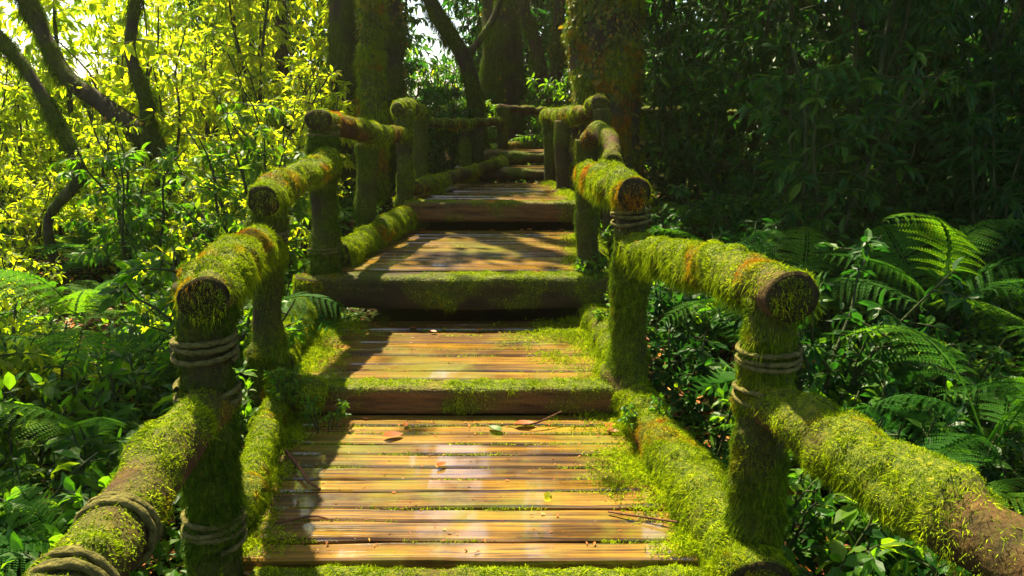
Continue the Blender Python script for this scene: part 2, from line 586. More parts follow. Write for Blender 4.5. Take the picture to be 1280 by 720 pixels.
def moss_mesh(tube, name, mat, dens=26000, bias=.5, up=.4, L=(.006, .014), w=.0024, hang=.06, hangL=(.02, .05), stand=.45, seed=0, skip=None, lift=.03):
    rng = np.random.default_rng(seed + 100)
    n = int(tube.area() * dens * 1.7)
    B, N, t = tube.sample(n, rng)
    c = tube.cover(B, N, bias, up)
    keep = rng.random(n) < c
    if skip:
        for a, b in skip:
            keep &= ~((t > a + .07 * rng.normal(size=n) ** 2 * .5) & (t < b) & (rng.random(n) < .985))
    B, N, c = B[keep], N[keep], c[keep]
    for e, sg in ((0, -1), (-1, 1)):
        rad = tube.r[e]
        m = int(dens * np.pi * rad * rad * 1.5)
        a, q = rng.random(m) * 6.2832, rad * np.sqrt(rng.random(m)) * .98
        p = tube.C[e] + tube.U[e] * (q * np.cos(a))[:, None] + tube.W[e] * (q * np.sin(a))[:, None] + tube.T[e] * sg * .004
        kk = rng.random(m) < np.clip((fbm(p, 16, seed + 9, 2) - .42) * 5 + .45 + .5 * (q / rad) ** 3, 0.15, .95)
        B = np.concatenate([B, p[kk]])
        N = np.concatenate([N, np.tile(tube.T[e] * sg, (kk.sum(), 1))])
        c = np.concatenate([c, np.full(kk.sum(), .02)])
    n = len(B)
    hg = rng.random(n) < hang * (1.2 - N[:, 2])
    sw = np.stack([fbm(B, 18, seed + 31 + q, 2) - .5 for q in range(3)], -1) * 3.0
    D = unit(N * stand + unit(rng.normal(size=(n, 3))) * .55 + sw + np.array([0, 0, -.2]))
    D = np.where(hg[:, None], unit(N * .25 + rng.normal(size=(n, 3)) * .25 + np.array([0, 0, -1.0])), D)
    tuft = np.clip(fbm(B, 24, seed + 5, 2) * 2.8 - .6, .35, 1.5)
    B = B + N * (c * lift * np.clip(2.2 * fbm(B, 13, tube.seed + 8, 2) - .5, 0, 2))[:, None]
    ln = np.where(hg, rng.uniform(*hangL, n), rng.uniform(*L, n) * tuft) * (.5 + .8 * c)
    wd = w * rng.uniform(.7, 1.4, n) * np.where(hg, .8, 1)
    V, F = blades(B + N * .002, D, ln, wd, rng)
    return mesh_np(name, V, F, mat)


def rope_mesh(tube, t0, turns, pitch, rr, seed=0, tilt=.0, off=.012):
    """A laid rope wound round a log: helix on the tube's own skin, three-strand cross-section."""
    rng = np.random.default_rng(seed)
    n = int(turns * 60)
    th = np.linspace(0, turns * 2 * np.pi, n) + rng.random() * 6
    Ltot = np.concatenate([[0], np.cumsum(np.linalg.norm(np.diff(tube.C, axis=0), axis=1))])
    s0 = t0 * Ltot[-1]
    s = s0 + pitch * (th - th[0]) / (2 * np.pi) + tilt * np.sin(th) + .004 * np.sin(th * 1.7 + seed) + .006 * np.sin(th * .61 + seed * 2)
    fi = np.clip(np.interp(s, Ltot, np.arange(tube.nr)), 0, tube.nr - 1.01)
    fj = (th % (2 * np.pi)) / (2 * np.pi) * tube.ns
    i, j = fi.astype(int), fj.astype(int) % tube.ns
    u, v = (fi - i)[:, None], (fj - np.floor(fj))[:, None]
    j2 = (j + 1) % tube.ns
    P = (tube.P[i, j] * (1 - u) + tube.P[i + 1, j] * u) * (1 - v) + (tube.P[i, j2] * (1 - u) + tube.P[i + 1, j2] * u) * v
    N = unit((tube.N[i, j] * (1 - v) + tube.N[i, j2] * v))
    rr = rr * .8
    C = P + N * (rr * .9 + off)
    for _ in range(3):
        C[1:-1] = (C[:-2] + C[1:-1] * 2 + C[2:]) / 4
    T, U, W = frames(C)
    ns = 12
    a = np.linspace(0, 2 * np.pi, ns, endpoint=False)
    arc = np.concatenate([[0], np.cumsum(np.linalg.norm(np.diff(C, axis=0), axis=1))])
    tw = arc / (rr * 5.5) * 2 * np.pi / 3
    r = rr * (.70 + .42 * np.abs(np.cos(1.5 * (a[None] - tw[:, None]))))
    V = C[:, None] + (U[:, None] * np.cos(a)[None, :, None] + W[:, None] * np.sin(a)[None, :, None]) * r[..., None]
    ii, jj = np.meshgrid(np.arange(n - 1), np.arange(ns), indexing='ij')
    q = (jj + 1) % ns
    F = np.stack([ii * ns + jj, ii * ns + q, (ii + 1) * ns + q, (ii + 1) * ns + jj], -1).reshape(-1, 4)
    return mesh_np("rope", V.reshape(-1, 3), [F], M['rope'], True)


_seed = [10]


def log_part(name, pts, parent, ds=.025, ns=26, lump=.12, bias=.5, up=.4, dens=26000, mat='moss', ropes=(), lift=.03, sq=0.0, wood='log', rope_off=.018, **kw):
    """One log of a railing: the wood is the part, its moss and rope bindings are sub-parts."""
    _seed[0] += 1
    pts = [(p[0], p[1], p[2], p[3] * (1 if sq else .79) * (.9 if name == 'rail' and k == 0 else 1)) for k, p in enumerate(pts)]
    t = Tube(pts, ds, ns, lump, _seed[0], .04 if not sq else .015, sq)
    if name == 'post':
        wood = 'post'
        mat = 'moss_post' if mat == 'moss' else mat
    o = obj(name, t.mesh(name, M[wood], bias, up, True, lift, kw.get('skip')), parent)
    if dens:
        obj("moss", moss_mesh(t, "moss", M[mat], dens, bias, up, seed=_seed[0], lift=lift, **kw), o)
    for k, (t0, turns, pitch, rr) in enumerate(ropes):
        obj("rope", rope_mesh(t, t0, turns, pitch, rr, _seed[0] * 7 + k, 0, rope_off), o)
    return o


# ------------------------------------------------------------------ left railing
LR = thing("log_railing", "mossy log railing stepping up the left side of the boardwalk with rope bound posts", "railing")
log_part("rail", [(-.80, .75, .52, .10), (-.89, 1.5, .545, .10), (-.935, 2.0, .565, .095), (-.955, 2.42, .58, .09)], LR, ns=34, ds=.02,
         bias=.30, up=.45, dens=42000, hang=.05, rope_off=.002, ropes=((.38, 3.3, .019, .012), (.52, 3.2, .019, .012)))
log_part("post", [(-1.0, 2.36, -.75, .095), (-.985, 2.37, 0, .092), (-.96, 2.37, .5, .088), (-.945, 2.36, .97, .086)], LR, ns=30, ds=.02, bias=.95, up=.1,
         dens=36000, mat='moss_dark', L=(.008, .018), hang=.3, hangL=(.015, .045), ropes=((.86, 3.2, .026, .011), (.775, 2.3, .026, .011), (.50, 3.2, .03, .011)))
log_part("rail", [(-.885, 2.22, .945, .092), (-.98, 2.7, .945, .088), (-1.09, 3.25, .90, .085), (-1.17, 3.78, .82, .082)], LR, ns=32, ds=.02,
         bias=.72, up=.5, dens=42000, hang=.12)
log_part("post", [(-1.26, 3.8, -.55, .092), (-1.23, 3.8, .1, .09), (-1.2, 3.8, .6, .085), (-1.165, 3.79, 1.06, .088)], LR, bias=.9, up=.1,
         dens=34000, hang=.1, mat='moss', ropes=((.86, 3.2, .026, .011), (.36, 2.2, .03, .011)))
log_part("rail", [(-1.14, 3.66, 1.06, .085), (-1.18, 4.0, 1.075, .092), (-1.17, 4.5, 1.1, .08), (-1.13, 5.02, 1.155, .078)], LR,
         bias=.78, up=.5, dens=38000, hang=.12)
log_part("post", [(-1.23, 5.05, -.3, .092), (-1.21, 5.05, .5, .09), (-1.2, 5.06, 1.0, .088), (-1.17, 5.06, 1.4, .09)], LR, bias=.85, up=.1,
         dens=30000, mat='moss_dark', hang=.3, hangL=(.015, .045), ropes=((.945, 3.2, .024, .010), (.80, 2.3, .026, .010), (.5, 2.1, .03, .010)))
log_part("rail", [(-1.17, 4.93, 1.40, .085), (-1.14, 5.5, 1.345, .085), (-1.02, 6.2, 1.27, .075), (-.9, 6.95, 1.24, .07)], LR,
         bias=.45, up=.45, dens=26000, hang=.08)
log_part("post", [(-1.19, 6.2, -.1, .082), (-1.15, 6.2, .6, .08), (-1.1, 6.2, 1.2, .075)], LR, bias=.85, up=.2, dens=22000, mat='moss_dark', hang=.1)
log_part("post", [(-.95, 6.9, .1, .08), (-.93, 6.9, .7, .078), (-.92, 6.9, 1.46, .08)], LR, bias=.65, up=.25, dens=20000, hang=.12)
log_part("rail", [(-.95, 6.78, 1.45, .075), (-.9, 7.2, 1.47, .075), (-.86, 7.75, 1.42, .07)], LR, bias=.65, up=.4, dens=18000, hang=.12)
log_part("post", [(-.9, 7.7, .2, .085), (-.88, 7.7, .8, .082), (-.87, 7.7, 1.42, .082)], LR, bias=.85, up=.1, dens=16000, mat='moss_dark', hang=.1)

# cross railing where the path turns
CR = thing("log_railing", "thin dark log railing crossing behind the top of the stepped boardwalk", "railing")
log_part("rail", [(-.84, 7.95, 1.31, .05), (-.5, 8.75, 1.29, .052), (-.11, 9.6, 1.29, .048)], CR, bias=.3, up=.5, dens=14000, hang=.1)
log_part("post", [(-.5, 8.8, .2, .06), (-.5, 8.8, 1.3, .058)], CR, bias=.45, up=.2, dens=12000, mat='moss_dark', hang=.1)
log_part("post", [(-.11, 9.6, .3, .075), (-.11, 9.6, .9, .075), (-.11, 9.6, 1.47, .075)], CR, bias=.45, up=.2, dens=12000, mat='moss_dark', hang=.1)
log_part("rail", [(-.15, 9.55, 1.46, .06), (.3, 10.0, 1.41, .05), (.9, 10.6, 1.38, .05), (1.5, 10.9, 1.41, .05)], CR, bias=.3, up=.5, dens=12000, hang=.1)
log_part("rail", [(-.1, 9.65, 1.0, .05), (.7, 10.4, .97, .05)], CR, bias=.4, up=.5, dens=9000)

# ------------------------------------------------------------------ right railing
RR = thing("log_railing", "yellow mossy log railing stepping up the right side of the boardwalk", "railing")
log_part("rail", [(.775, 2.42, .585, .092), (.9, 2.0, .582, .094), (1.06, 1.5, .572, .1), (1.27, .8, .54, .105)], RR, ns=34, ds=.02,
         bias=.66, up=.45, dens=46000, hang=.15, hangL=(.015, .035), w=.0018, skip=((.47, 1.0),))
log_part("post", [(.785, 2.36, -.75, .095), (.79, 2.36, 0, .09), (.79, 2.36, .5, .086), (.795, 2.35, .93, .092)], RR, ns=30, ds=.02, bias=.66, up=.2,
         dens=38000, hang=.3, hangL=(.015, .045), ropes=((.865, 3.0, .024, .010), (.80, 1.6, .028, .010)))
log_part("rail", [(.80, 2.22, .955, .095), (.74, 2.7, .93, .086), (.66, 3.3, .86, .084), (.585, 3.82, .80, .085)], RR, ns=32, ds=.02,
         bias=.82, up=.45, dens=46000, hang=.12, hangL=(.02, .055))
log_part("post", [(.60, 3.8, -.5, .1), (.59, 3.8, .1, .098), (.585, 3.8, .6, .09), (.565, 3.79, 1.08, .086)], RR, bias=.72, up=.2,
         dens=38000, hang=.12, ropes=((.91, 3.2, .025, .010),))
log_part("rail", [(.565, 3.66, 1.085, .085), (.53, 4.1, 1.09, .088), (.49, 4.6, 1.08, .082), (.465, 5.12, 1.07, .075)], RR,
         bias=.85, up=.45, dens=42000, hang=.12, hangL=(.025, .06))
log_part("post", [(.50, 5.05, -.2, .085), (.49, 5.05, .5, .08), (.47, 5.05, 1.06, .075)], RR, bias=.65, up=.2, dens=30000, mat='moss_dark', hang=.15)
log_part("rail", [(.62, 6.55, 1.2, .085), (.68, 6.45, 1.27, .085), (.74, 6.1, 1.22, .08), (.73, 5.8, 1.08, .08)], RR, bias=.6, up=.45, dens=24000, hang=.12)
log_part("post", [(.63, 6.6, .1, .1), (.625, 6.6, .8, .1), (.62, 6.6, 1.22, .095)], RR, bias=.55, up=.2, dens=22000, mat='moss_dark', hang=.12)
log_part("post", [(.75, 5.85, .1, .08), (.73, 5.83, 1.1, .08)], RR, bias=.6, up=.2, dens=18000, mat='moss_dark', hang=.12)

UR = thing("log_railing", "mossy log handrail at the top landing beside the big ivy covered trunk", "railing")
log_part("rail", [(.36, 8.7, 1.37, .075), (.48, 8.0, 1.38, .08), (.66, 7.5, 1.41, .085), (.78, 7.15, 1.5, .09)], UR, bias=.7, up=.45, dens=22000, hang=.1)
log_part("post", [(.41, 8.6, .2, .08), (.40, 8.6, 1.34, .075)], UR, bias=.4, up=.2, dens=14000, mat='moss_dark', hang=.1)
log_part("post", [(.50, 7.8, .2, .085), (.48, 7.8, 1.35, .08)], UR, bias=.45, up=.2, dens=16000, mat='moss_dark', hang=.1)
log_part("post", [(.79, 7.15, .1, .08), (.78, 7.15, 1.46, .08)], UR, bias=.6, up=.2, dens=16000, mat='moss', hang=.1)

# the boardwalk goes on through the forest on the right
FR = thing("log_railing", "dim log railing of the path far behind the right hand undergrowth", "railing")
log_part("rail", [(1.5, 10.8, 1.42, .05), (2.2, 10.4, 1.4, .055), (2.9, 10.0, 1.37, .055)], FR, bias=.4, up=.5, dens=8000)
log_part("post", [(2.25, 10.4, .1, .06), (2.25, 10.4, 1.38, .06)], FR, bias=.4, up=.2, dens=8000, mat='moss_dark')
log_part("post", [(2.9, 10.0, .1, .06), (2.9, 10.0, 1.36, .06)], FR, bias=.4, up=.2, dens=8000, mat='moss_dark')
FR2 = thing("log_railing", "short mossy rail on posts among shrubs at the far right", "railing")
log_part("rail", [(4.1, 8.0, 1.18, .045), (4.75, 8.05, 1.17, .05)], FR2, bias=.8, up=.5, dens=12000)
log_part("post", [(4.2, 8.02, -.1, .05), (4.2, 8.02, 1.16, .05)], FR2, bias=.4, up=.2, dens=8000, mat='moss_dark')
log_part("post", [(4.68, 8.06, -.1, .05), (4.68, 8.06, 1.15, .05)], FR2, bias=.4, up=.2, dens=8000, mat='moss_dark')

# ------------------------------------------------------------------ the boardwalk
def deck_edges(y):
    """left and right edge of the planking at depth y"""
    ly = np.interp(y, [2.2, 3.72, 4.9, 6.81, 8.6, 9.3], [-.86, -1.06, -1.16, -.98, -.84, -.7])
    ry = np.interp(y, [2.2, 3.72, 4.9, 6.81, 8.6, 9.3], [.66, .54, .47, .56, .34, .3])
    return ly, ry


def plank_box(x0, x1, y0, y1, z1, th, rng):
    """one board with rounded, slightly wavy edges"""
    n = 13
    xs = np.linspace(x0, x1, n)
    wv = lambda a: a * (fbm(np.stack([xs, np.full(n, y0 * 7), np.zeros(n)], -1), 3.0, rng.integers(99)) - .5)
    b = .007
    ya, yb = y0 + wv(.012), y1 + wv(.012)
    tz = z1 + wv(.010) + np.linspace(rng.uniform(-.005, .005), rng.uniform(-.005, .005), n)
    rings = np.stack([np.stack([xs, ya, tz - th], -1), np.stack([xs, ya, tz - b], -1), np.stack([xs, ya + b, tz], -1),
                      np.stack([xs, yb - b, tz], -1), np.stack([xs, yb, tz - b], -1), np.stack([xs, yb, tz - th], -1)], 1)
    V = rings.reshape(-1, 3)
    i, j = np.meshgrid(np.arange(n - 1), np.arange(6), indexing='ij')
    q = (j + 1) % 6
    F = np.stack([i * 6 + j, (i + 1) * 6 + j, (i + 1) * 6 + q, i * 6 + q], -1).reshape(-1, 4)
    e = np.array([[5, 4, 3, 2, 1, 0], [(n - 1) * 6 + k for k in range(6)]])
    return V, [F, e]


def moss_on(points, normals, mat, name, L, w, rng, parent, stand=.8, kind=None, curl=.35):
    n = len(points)
    D = unit(normals * stand + unit(rng.normal(size=(n, 3))) * .7)
    V, F = blades(points, D, rng.uniform(*L, n), w * rng.uniform(.7, 1.4, n), rng, curl)
    return obj(name, mesh_np(name, V, F, M[mat]), parent)


def deck(y0, y1, z, n, label, beam_pts, beam_bias, beam_dens, moss_amt, mat='moss', beam_mat='log', beam_kw=None, edge=.16, seed=1):
    rng = np.random.default_rng(seed)
    t = thing("deck_section", label, "boardwalk")
    g = Geo()
    ys = np.cumsum(np.concatenate([[0], rng.uniform(.8, 1.2, n)]))
    ys = y0 + (y1 - y0) * ys / ys[-1]
    gaps = []
    for k in range(n):
        a, b = ys[k] + rng.uniform(.004, .008), ys[k + 1] - rng.uniform(.005, .011)
        l, r = deck_edges((a + b) / 2)
        V, F = plank_box(l - rng.uniform(.02, .09), r + rng.uniform(.02, .09), a, b, z + rng.uniform(-.004, .004), .045, rng)
        g.add(V, F)
        if k:
            gaps.append(ys[k])
    pl = obj("planking", g.mesh("planking", M['plank']), t)
    # moss in the joints and in drifts along both sides
    pts = []
    for y in gaps:
        m = int(700 * moss_amt)
        l, r = deck_edges(y)
        x = rng.uniform(l, r, m)
        p = np.stack([x, np.full(m, y) + rng.normal(0, .005, m), np.full(m, z - .006)], -1)
        side = np.clip(np.maximum((x - (r - .45)) / .45, ((l + .3) - x) / .3), 0, 1)
        keep = fbm(p * np.array([1, 3, 1]), 4, 31) + side * .35 > .50 + .1 * rng.random(m)
        pts.append(p[keep])
    gp = np.concatenate(pts)
    N = np.tile([0, 0, 1.0], (len(gp), 1))
    obj("moss", moss_flat(gp, N, M[mat], (.008, .022), .003, rng), pl)
    m = int(60000 * moss_amt * (y1 - y0) / 1.4)
    y = rng.uniform(y0, y1, m)
    l, r = deck_edges(y)
    sd = rng.random(m) < .66
    dx = rng.exponential(edge, m) * np.where(sd, 1.0, .55)
    x = np.where(sd, r + .07 - dx, l - .07 + dx)
    p = np.stack([x, y, np.full(m, z + .001)], -1)
    wgt = np.where(sd, (r + .07 - x) / (edge * 2.2), (x - l + .07) / (edge * 1.3))
    h = np.clip((fbm(p, 5, 41) - .35) * 2.2 - wgt * .8 + .45, 0, 1)
    keep = (rng.random(m) < h) & (x < r + .12) & (x > l - .12)
    p, h = p[keep], h[keep]
    p[:, 2] += h * .035 * rng.random(len(p))
    obj("moss", moss_flat(p, np.tile([0, 0, 1.0], (len(p), 1)), M['moss_bright'], (.008, .026), .0032, rng), pl)
    # front timber that carries the step
    kw = dict(lump=.03, bias=beam_bias, up=.6, dens=beam_dens, hang=.03, mat=mat, lift=.01, L=(.006, .014))
    kw.update(beam_kw or {})
    log_part("riser_beam", beam_pts, t, **kw)
    for s in (0, 1):                                    # bearers under the boards
        e0, e1 = deck_edges(y0 + .1)[s], deck_edges(y1 - .05)[s]
        q = .08 if s == 0 else -.08
        V, F = box_between((e0 + q, y0 + .1, z - .12), (e1 + q, y1 - .05, z - .12), .1, .13)
        obj("bearer", mesh_np("bearer", V, F, M['bark_plain']), t)
    return t


def moss_flat(P, N, mat, L, w, rng):
    n = len(P)
    D = unit(N * .6 + unit(rng.normal(size=(n, 3))) * .75)
    D[:, 2] = np.abs(D[:, 2])
    V, F = blades(P, D, rng.uniform(*L, n), w * rng.uniform(.7, 1.4, n), rng)
    return mesh_np("moss", V, F, mat)


def box_between(a, b, w, h):
    a, b = np.array(a, float), np.array(b, float)
    d = unit((b - a)[None])[0]
    s = unit(np.cross(d, [0, 0, 1.0])[None])[0] * w / 2
    u = np.array([0, 0, h / 2])
    V = [p + sx * s + sz * u for p in (a, b) for sx, sz in ((-1, -1), (1, -1), (1, 1), (-1, 1))]
    return np.array(V), [np.array([[0, 1, 2, 3], [7, 6, 5, 4], [0, 4, 5, 1], [1, 5, 6, 2], [2, 6, 7, 3], [3, 7, 4, 0]])]


D1 = deck(2.42, 3.70, 0.0, 11, "nearest boardwalk section of wet golden planks with mossy joints", [(-.86, 2.35, -.072, .08), (.7, 2.35, -.072, .08)], .6, 30000, 1.0, 'moss_bright', seed=1)
D2 = deck(3.84, 5.0, .134, 9, "second boardwalk step up, wet planks with lime moss along its right edge",
          [(-.98, 3.76, .075, .07), (-.3, 3.755, .072, .068), (.56, 3.76, .075, .07)], .2, 40000, 1.0, 'moss_bright', seed=2, edge=.26, beam_kw=dict(sq=1.0, lump=.02, wood='timber', up=.85, ns=44))
D3 = deck(5.08, 6.75, .446, 14, "third boardwalk section above the dark shadowed gap under its thick timber",
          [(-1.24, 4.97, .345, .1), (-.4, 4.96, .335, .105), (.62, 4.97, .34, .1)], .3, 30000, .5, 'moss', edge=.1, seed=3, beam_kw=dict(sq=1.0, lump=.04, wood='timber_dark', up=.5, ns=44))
D4 = deck(6.92, 8.55, .68, 11, "upper boardwalk section with fallen red leaves below the top stairs",
          [(-.92, 6.83, .6, .085), (-.2, 6.83, .6, .085), (.62, 6.83, .6, .085)], .25, 24000, .4, 'moss', edge=.07, seed=4, beam_kw=dict(sq=.9, lump=.04, wood='timber', up=.7, ns=36))
for k, (yy, zz, ll) in enumerate(((8.75, .83, "dark stair tread just above the upper boardwalk section"), (9.2, .98, "highest dark stair tread where the path turns away"))):
    t = thing("stair_tread", ll, "stair")
    g = Geo()
    for q in range(3):
        V, F = plank_box(-.62 + .3 * k, .42 + .2 * k, yy + q * .14, yy + q * .14 + .13, zz, .045, R)
        g.add(V, F)
    obj("planking", g.mesh("planking", M['plank']), t)
    log_part("riser_beam", [(-.6 + .3 * k, yy - .05, zz - .08, .065), (.42 + .2 * k, yy - .05, zz - .08, .065)], t, bias=.3, up=.5, dens=12000, mat='moss_dark')
    V, F = box_between((-.3 + .3 * k, yy, zz - .2), (-.3 + .3 * k, yy + .4, zz - .2), .08, .3)
    obj("bearer", mesh_np("bearer", V, F, M['bark_plain']), t)
    V, F = box_between((.2 + .3 * k, yy, zz - .2), (.2 + .3 * k, yy + .4, zz - .2), .08, .3)
    obj("bearer", mesh_np("bearer", V, F, M['bark_plain']), t)


# ------------------------------------------------------------------ edge logs along the decks
def edge_log(label, pts, name="edge_log", cat="log", **kw):
    _seed[0] += 1
    t = Tube(pts, .025, 26, .12, _seed[0])
    o = obj(name, t.mesh(name, M['log'], kw.get('bias', .7), .4, True, .02))
    tag(o, label, cat)
    obj("moss", moss_mesh(t, "moss", M[kw.get('mat', 'moss')], kw.get('dens', 38000), kw.get('bias', .7), .4, hang=.15, seed=_seed[0]), o)
    return o


edge_log("fat yellow moss covered edge log along the nearest planks, by the right post", [(.76, 2.2, .02, .095), (.73, 2.6, .055, .098), (.66, 3.2, .05, .092), (.60, 3.72, .08, .085)], bias=.9, dens=46000)
edge_log("mossy edge log beside the nearest planks, under the left railing", [(-.98, 2.3, .04, .05), (-1.02, 2.8, .05, .05), (-1.1, 3.3, .06, .05), (-1.16, 3.75, .08, .05)], bias=.62)
edge_log("lumpy green edge log beside the second boardwalk step", [(-1.18, 3.85, .2, .055), (-1.25, 4.3, .23, .065), (-1.29, 4.9, .26, .075)], bias=.95)
edge_log("stump like moss cushion log end below the tall left post", [(-1.3, 4.95, .05, .1), (-1.29, 4.93, .3, .1), (-1.27, 4.93, .43, .09)], bias=.85)
edge_log("edge log with bright moss along the third boardwalk section", [(-1.14, 5.15, .53, .07), (-1.06, 5.8, .535, .07), (-.96, 6.4, .56, .072), (-.88, 6.85, .57, .07)], bias=.85)
edge_log("brownish edge log beside the upper boardwalk section", [(-.86, 7.1, .77, .065), (-.62, 7.75, .79, .06), (-.38, 8.4, .82, .06), (-.1, 8.9, .86, .06)], bias=.4, dens=22000)
edge_log("mossy edge log hidden by weeds beside the second step's right edge", [(.58, 3.95, .17, .07), (.52, 4.9, .2, .07)], bias=.95)
edge_log("low mossy edge log right of the third boardwalk section", [(.56, 5.2, .49, .06), (.6, 6.0, .5, .06), (.64, 6.7, .54, .06)], bias=.9, dens=26000)

edge_log("soft bright moss mound at the left end of the second step", [(-1.14, 3.72, .1, .06), (-1.05, 3.68, .12, .09), (-.93, 3.7, .1, .05)], "moss_mound", "moss", mat='moss_bright', bias=1.0)
edge_log("moss mound swelling against the foot of the second right post", [(.5, 3.95, .1, .05), (.55, 3.82, .15, .1), (.58, 3.66, .08, .06)], "moss_mound", "moss", mat='moss', bias=1.0)

# ------------------------------------------------------------------ leaves
LEAF8 = np.array([[0, 0, 0], [.33, 0, -.03], [.68, 0, -.02], [1, 0, -.16], [.3, .5, .06], [.68, .38, .02], [.3, -.5, .06], [.68, -.38, .02]], float)
LEAF8_F = [np.array([[0, 1, 4], [0, 6, 1], [2, 3, 5], [2, 7, 3]]), np.array([[1, 2, 5, 4], [6, 7, 2, 1]])]
LEAF5 = np.array([[0, 0, 0], [.45, .5, .08], [.45, 0, -.02], [.45, -.5, .08], [1, 0, -.12]], float)
LEAF5_F = [np.array([[0, 2, 1], [0, 3, 2], [2, 4, 1], [2, 3, 4]])]


def leaves(P, A, Nn, L, Wr, simple=False):
    """Leaves at P along A with upper side Nn, length L, width ratio Wr -> V, F"""
    A = unit(A)
    S = unit(np.cross(Nn, A))
    Z = np.cross(A, S)
    tpl, tf = (LEAF5, LEAF5_F) if simple else (LEAF8, LEAF8_F)
    n, k = len(P), len(tpl)
    L = np.asarray(L).reshape(-1, 1, 1)
    Wr = np.broadcast_to(np.asarray(Wr, float).reshape(-1, 1, 1), (n, 1, 1))
    V = P[:, None] + L * (A[:, None] * tpl[None, :, :1] + S[:, None] * tpl[None, :, 1:2] * Wr + Z[:, None] * tpl[None, :, 2:3])
    o = np.arange(n)[:, None, None] * k
    return V.reshape(-1, 3), [(f[None] + o).reshape(-1, f.shape[1]) for f in tf]


def stem_tube(g, pts, ns=6, ds=.12):
    S = catmull(pts, ds)
    C, r = S[:, :3], S[:, 3]
    T, U, W = frames(C)
    a = np.linspace(0, 2 * np.pi, ns, endpoint=False)
    V = C[:, None] + (U[:, None] * np.cos(a)[None, :, None] + W[:, None] * np.sin(a)[None, :, None]) * r[:, None, None]
    i, j = np.meshgrid(np.arange(len(C) - 1), np.arange(ns), indexing='ij')
    q = (j + 1) % ns
    g.add(V.reshape(-1, 3), [np.stack([i * ns + j, i * ns + q, (i + 1) * ns + q, (i + 1) * ns + j], -1).reshape(-1, 4)])
    return C


def twig_leaves(C, rng, n, L, droop, spread=.9):
    """n leaves along the polyline C, alternate, drooping"""
    t = rng.random(n) ** .8 * (len(C) - 1.01)
    i = t.astype(int)
    P = C[i] + (C[i + 1] - C[i]) * (t - i)[:, None]
    T = unit(C[i + 1] - C[i])
    side = unit(rng.normal(size=(n, 3)))
    A = unit(T * .5 + side * spread + np.array([0, 0, -droop]))
    Nn = unit(np.array([0, 0, 1.0]) + rng.normal(size=(n, 3)) * .45)
    return P + A * .01, A, Nn, rng.uniform(.6, 1.2, n) * L


def plant_proto(seed, h, nst, nbr, nlf, L, wr, droop, spread, arch=.5, base_r=.15, low=.15):
    """One shrub or sapling: several stems, side twigs, leaves. Returns (stem mesh data, leaf mesh data) as Geo pair."""
    rng = np.random.default_rng(seed)
    gs, PL = Geo(), []
    for s in range(nst):
        a = rng.random() * 6.283
        d = np.array([math.cos(a), math.sin(a), 0])
        hh = h * rng.uniform(.6, 1.05)
        lean = rng.uniform(.15, 1.0) * arch
        b = d * base_r * rng.random()
        pts = [(*(b + d * lean * hh * (u ** 1.6) * .6 + np.array([0, 0, hh * u * (1 - .18 * lean * u)]) + rng.normal(size=3) * .02 * hh), (.012 * h / 1.5 + .004) * (1 - .85 * u) + .002) for u in np.linspace(0, 1, 6)]
        C = stem_tube(gs, pts)
        for k in range(nbr):
            u = rng.uniform(low, 1) ** .8
            p = C[min(int(u * (len(C) - 1)), len(C) - 2)]
            a2 = rng.random() * 6.283
            d2 = np.array([math.cos(a2), math.sin(a2), rng.uniform(-.1, .7)])
            bl = spread * rng.uniform(.5, 1.1) * (1.15 - .6 * u)
            q = [(*(p + d2 * bl * w + np.array([0, 0, -droop * .45 * bl * w * w])), .004 * (1 - w) + .0015) for w in (0, .35, .7, 1)]
            Cb = stem_tube(gs, q, 4, .1)
            PL.append(twig_leaves(Cb, rng, nlf, L, droop))
    P, A, Nn, Ls = (np.concatenate(x) for x in zip(*PL))
    V, F = leaves(P, A, Nn, Ls, wr)
    return gs, V, F


PROTO = {}


def proto(kind, var, seed, *a, **k):
    gs, V, F = plant_proto(seed, *a, **k)
    for mk in ('leaf_sun', 'leaf_mid', 'leaf_dark'):
        PROTO[(kind, var, mk)] = (gs.mesh("stem", M['stem'], True), mesh_np("foliage", V, F, M[mk]))


for v in range(3):
    proto('sapling', v, 200 + v, 4.4, 3, 26, 24, .17, .30, .75, 1.0, .28, low=.05)
    proto('shrub', v, 210 + v, 1.9, 7, 10, 18, .115, .34, .5, .55, .6, low=.05)
    proto('fine_shrub', v, 240 + v, 1.75, 9, 13, 24, .066, .42, .45, .5, .7, low=.03)
    proto('bush', v, 220 + v, .95, 8, 7, 15, .08, .40, .3, .32, .8, low=.0)
    proto('herb', v, 230 + v, .42, 6, 4, 7, .075, .48, .25, .12, .9, low=.2)


def plant(kind, x, y, s, mk, name, label, cat, group, rz=None, dz=0.0):
    v = random.randrange(3)
    st, fo = PROTO[(kind, v, mk)]
    z = float(ground_z(x, y)) - .03 + dz
    t = thing(name, label, cat, group, (x, y, z), random.random() * 6.283 if rz is None else rz, s)
    obj("stem", st, t)
    obj("foliage", fo, t)
    return t


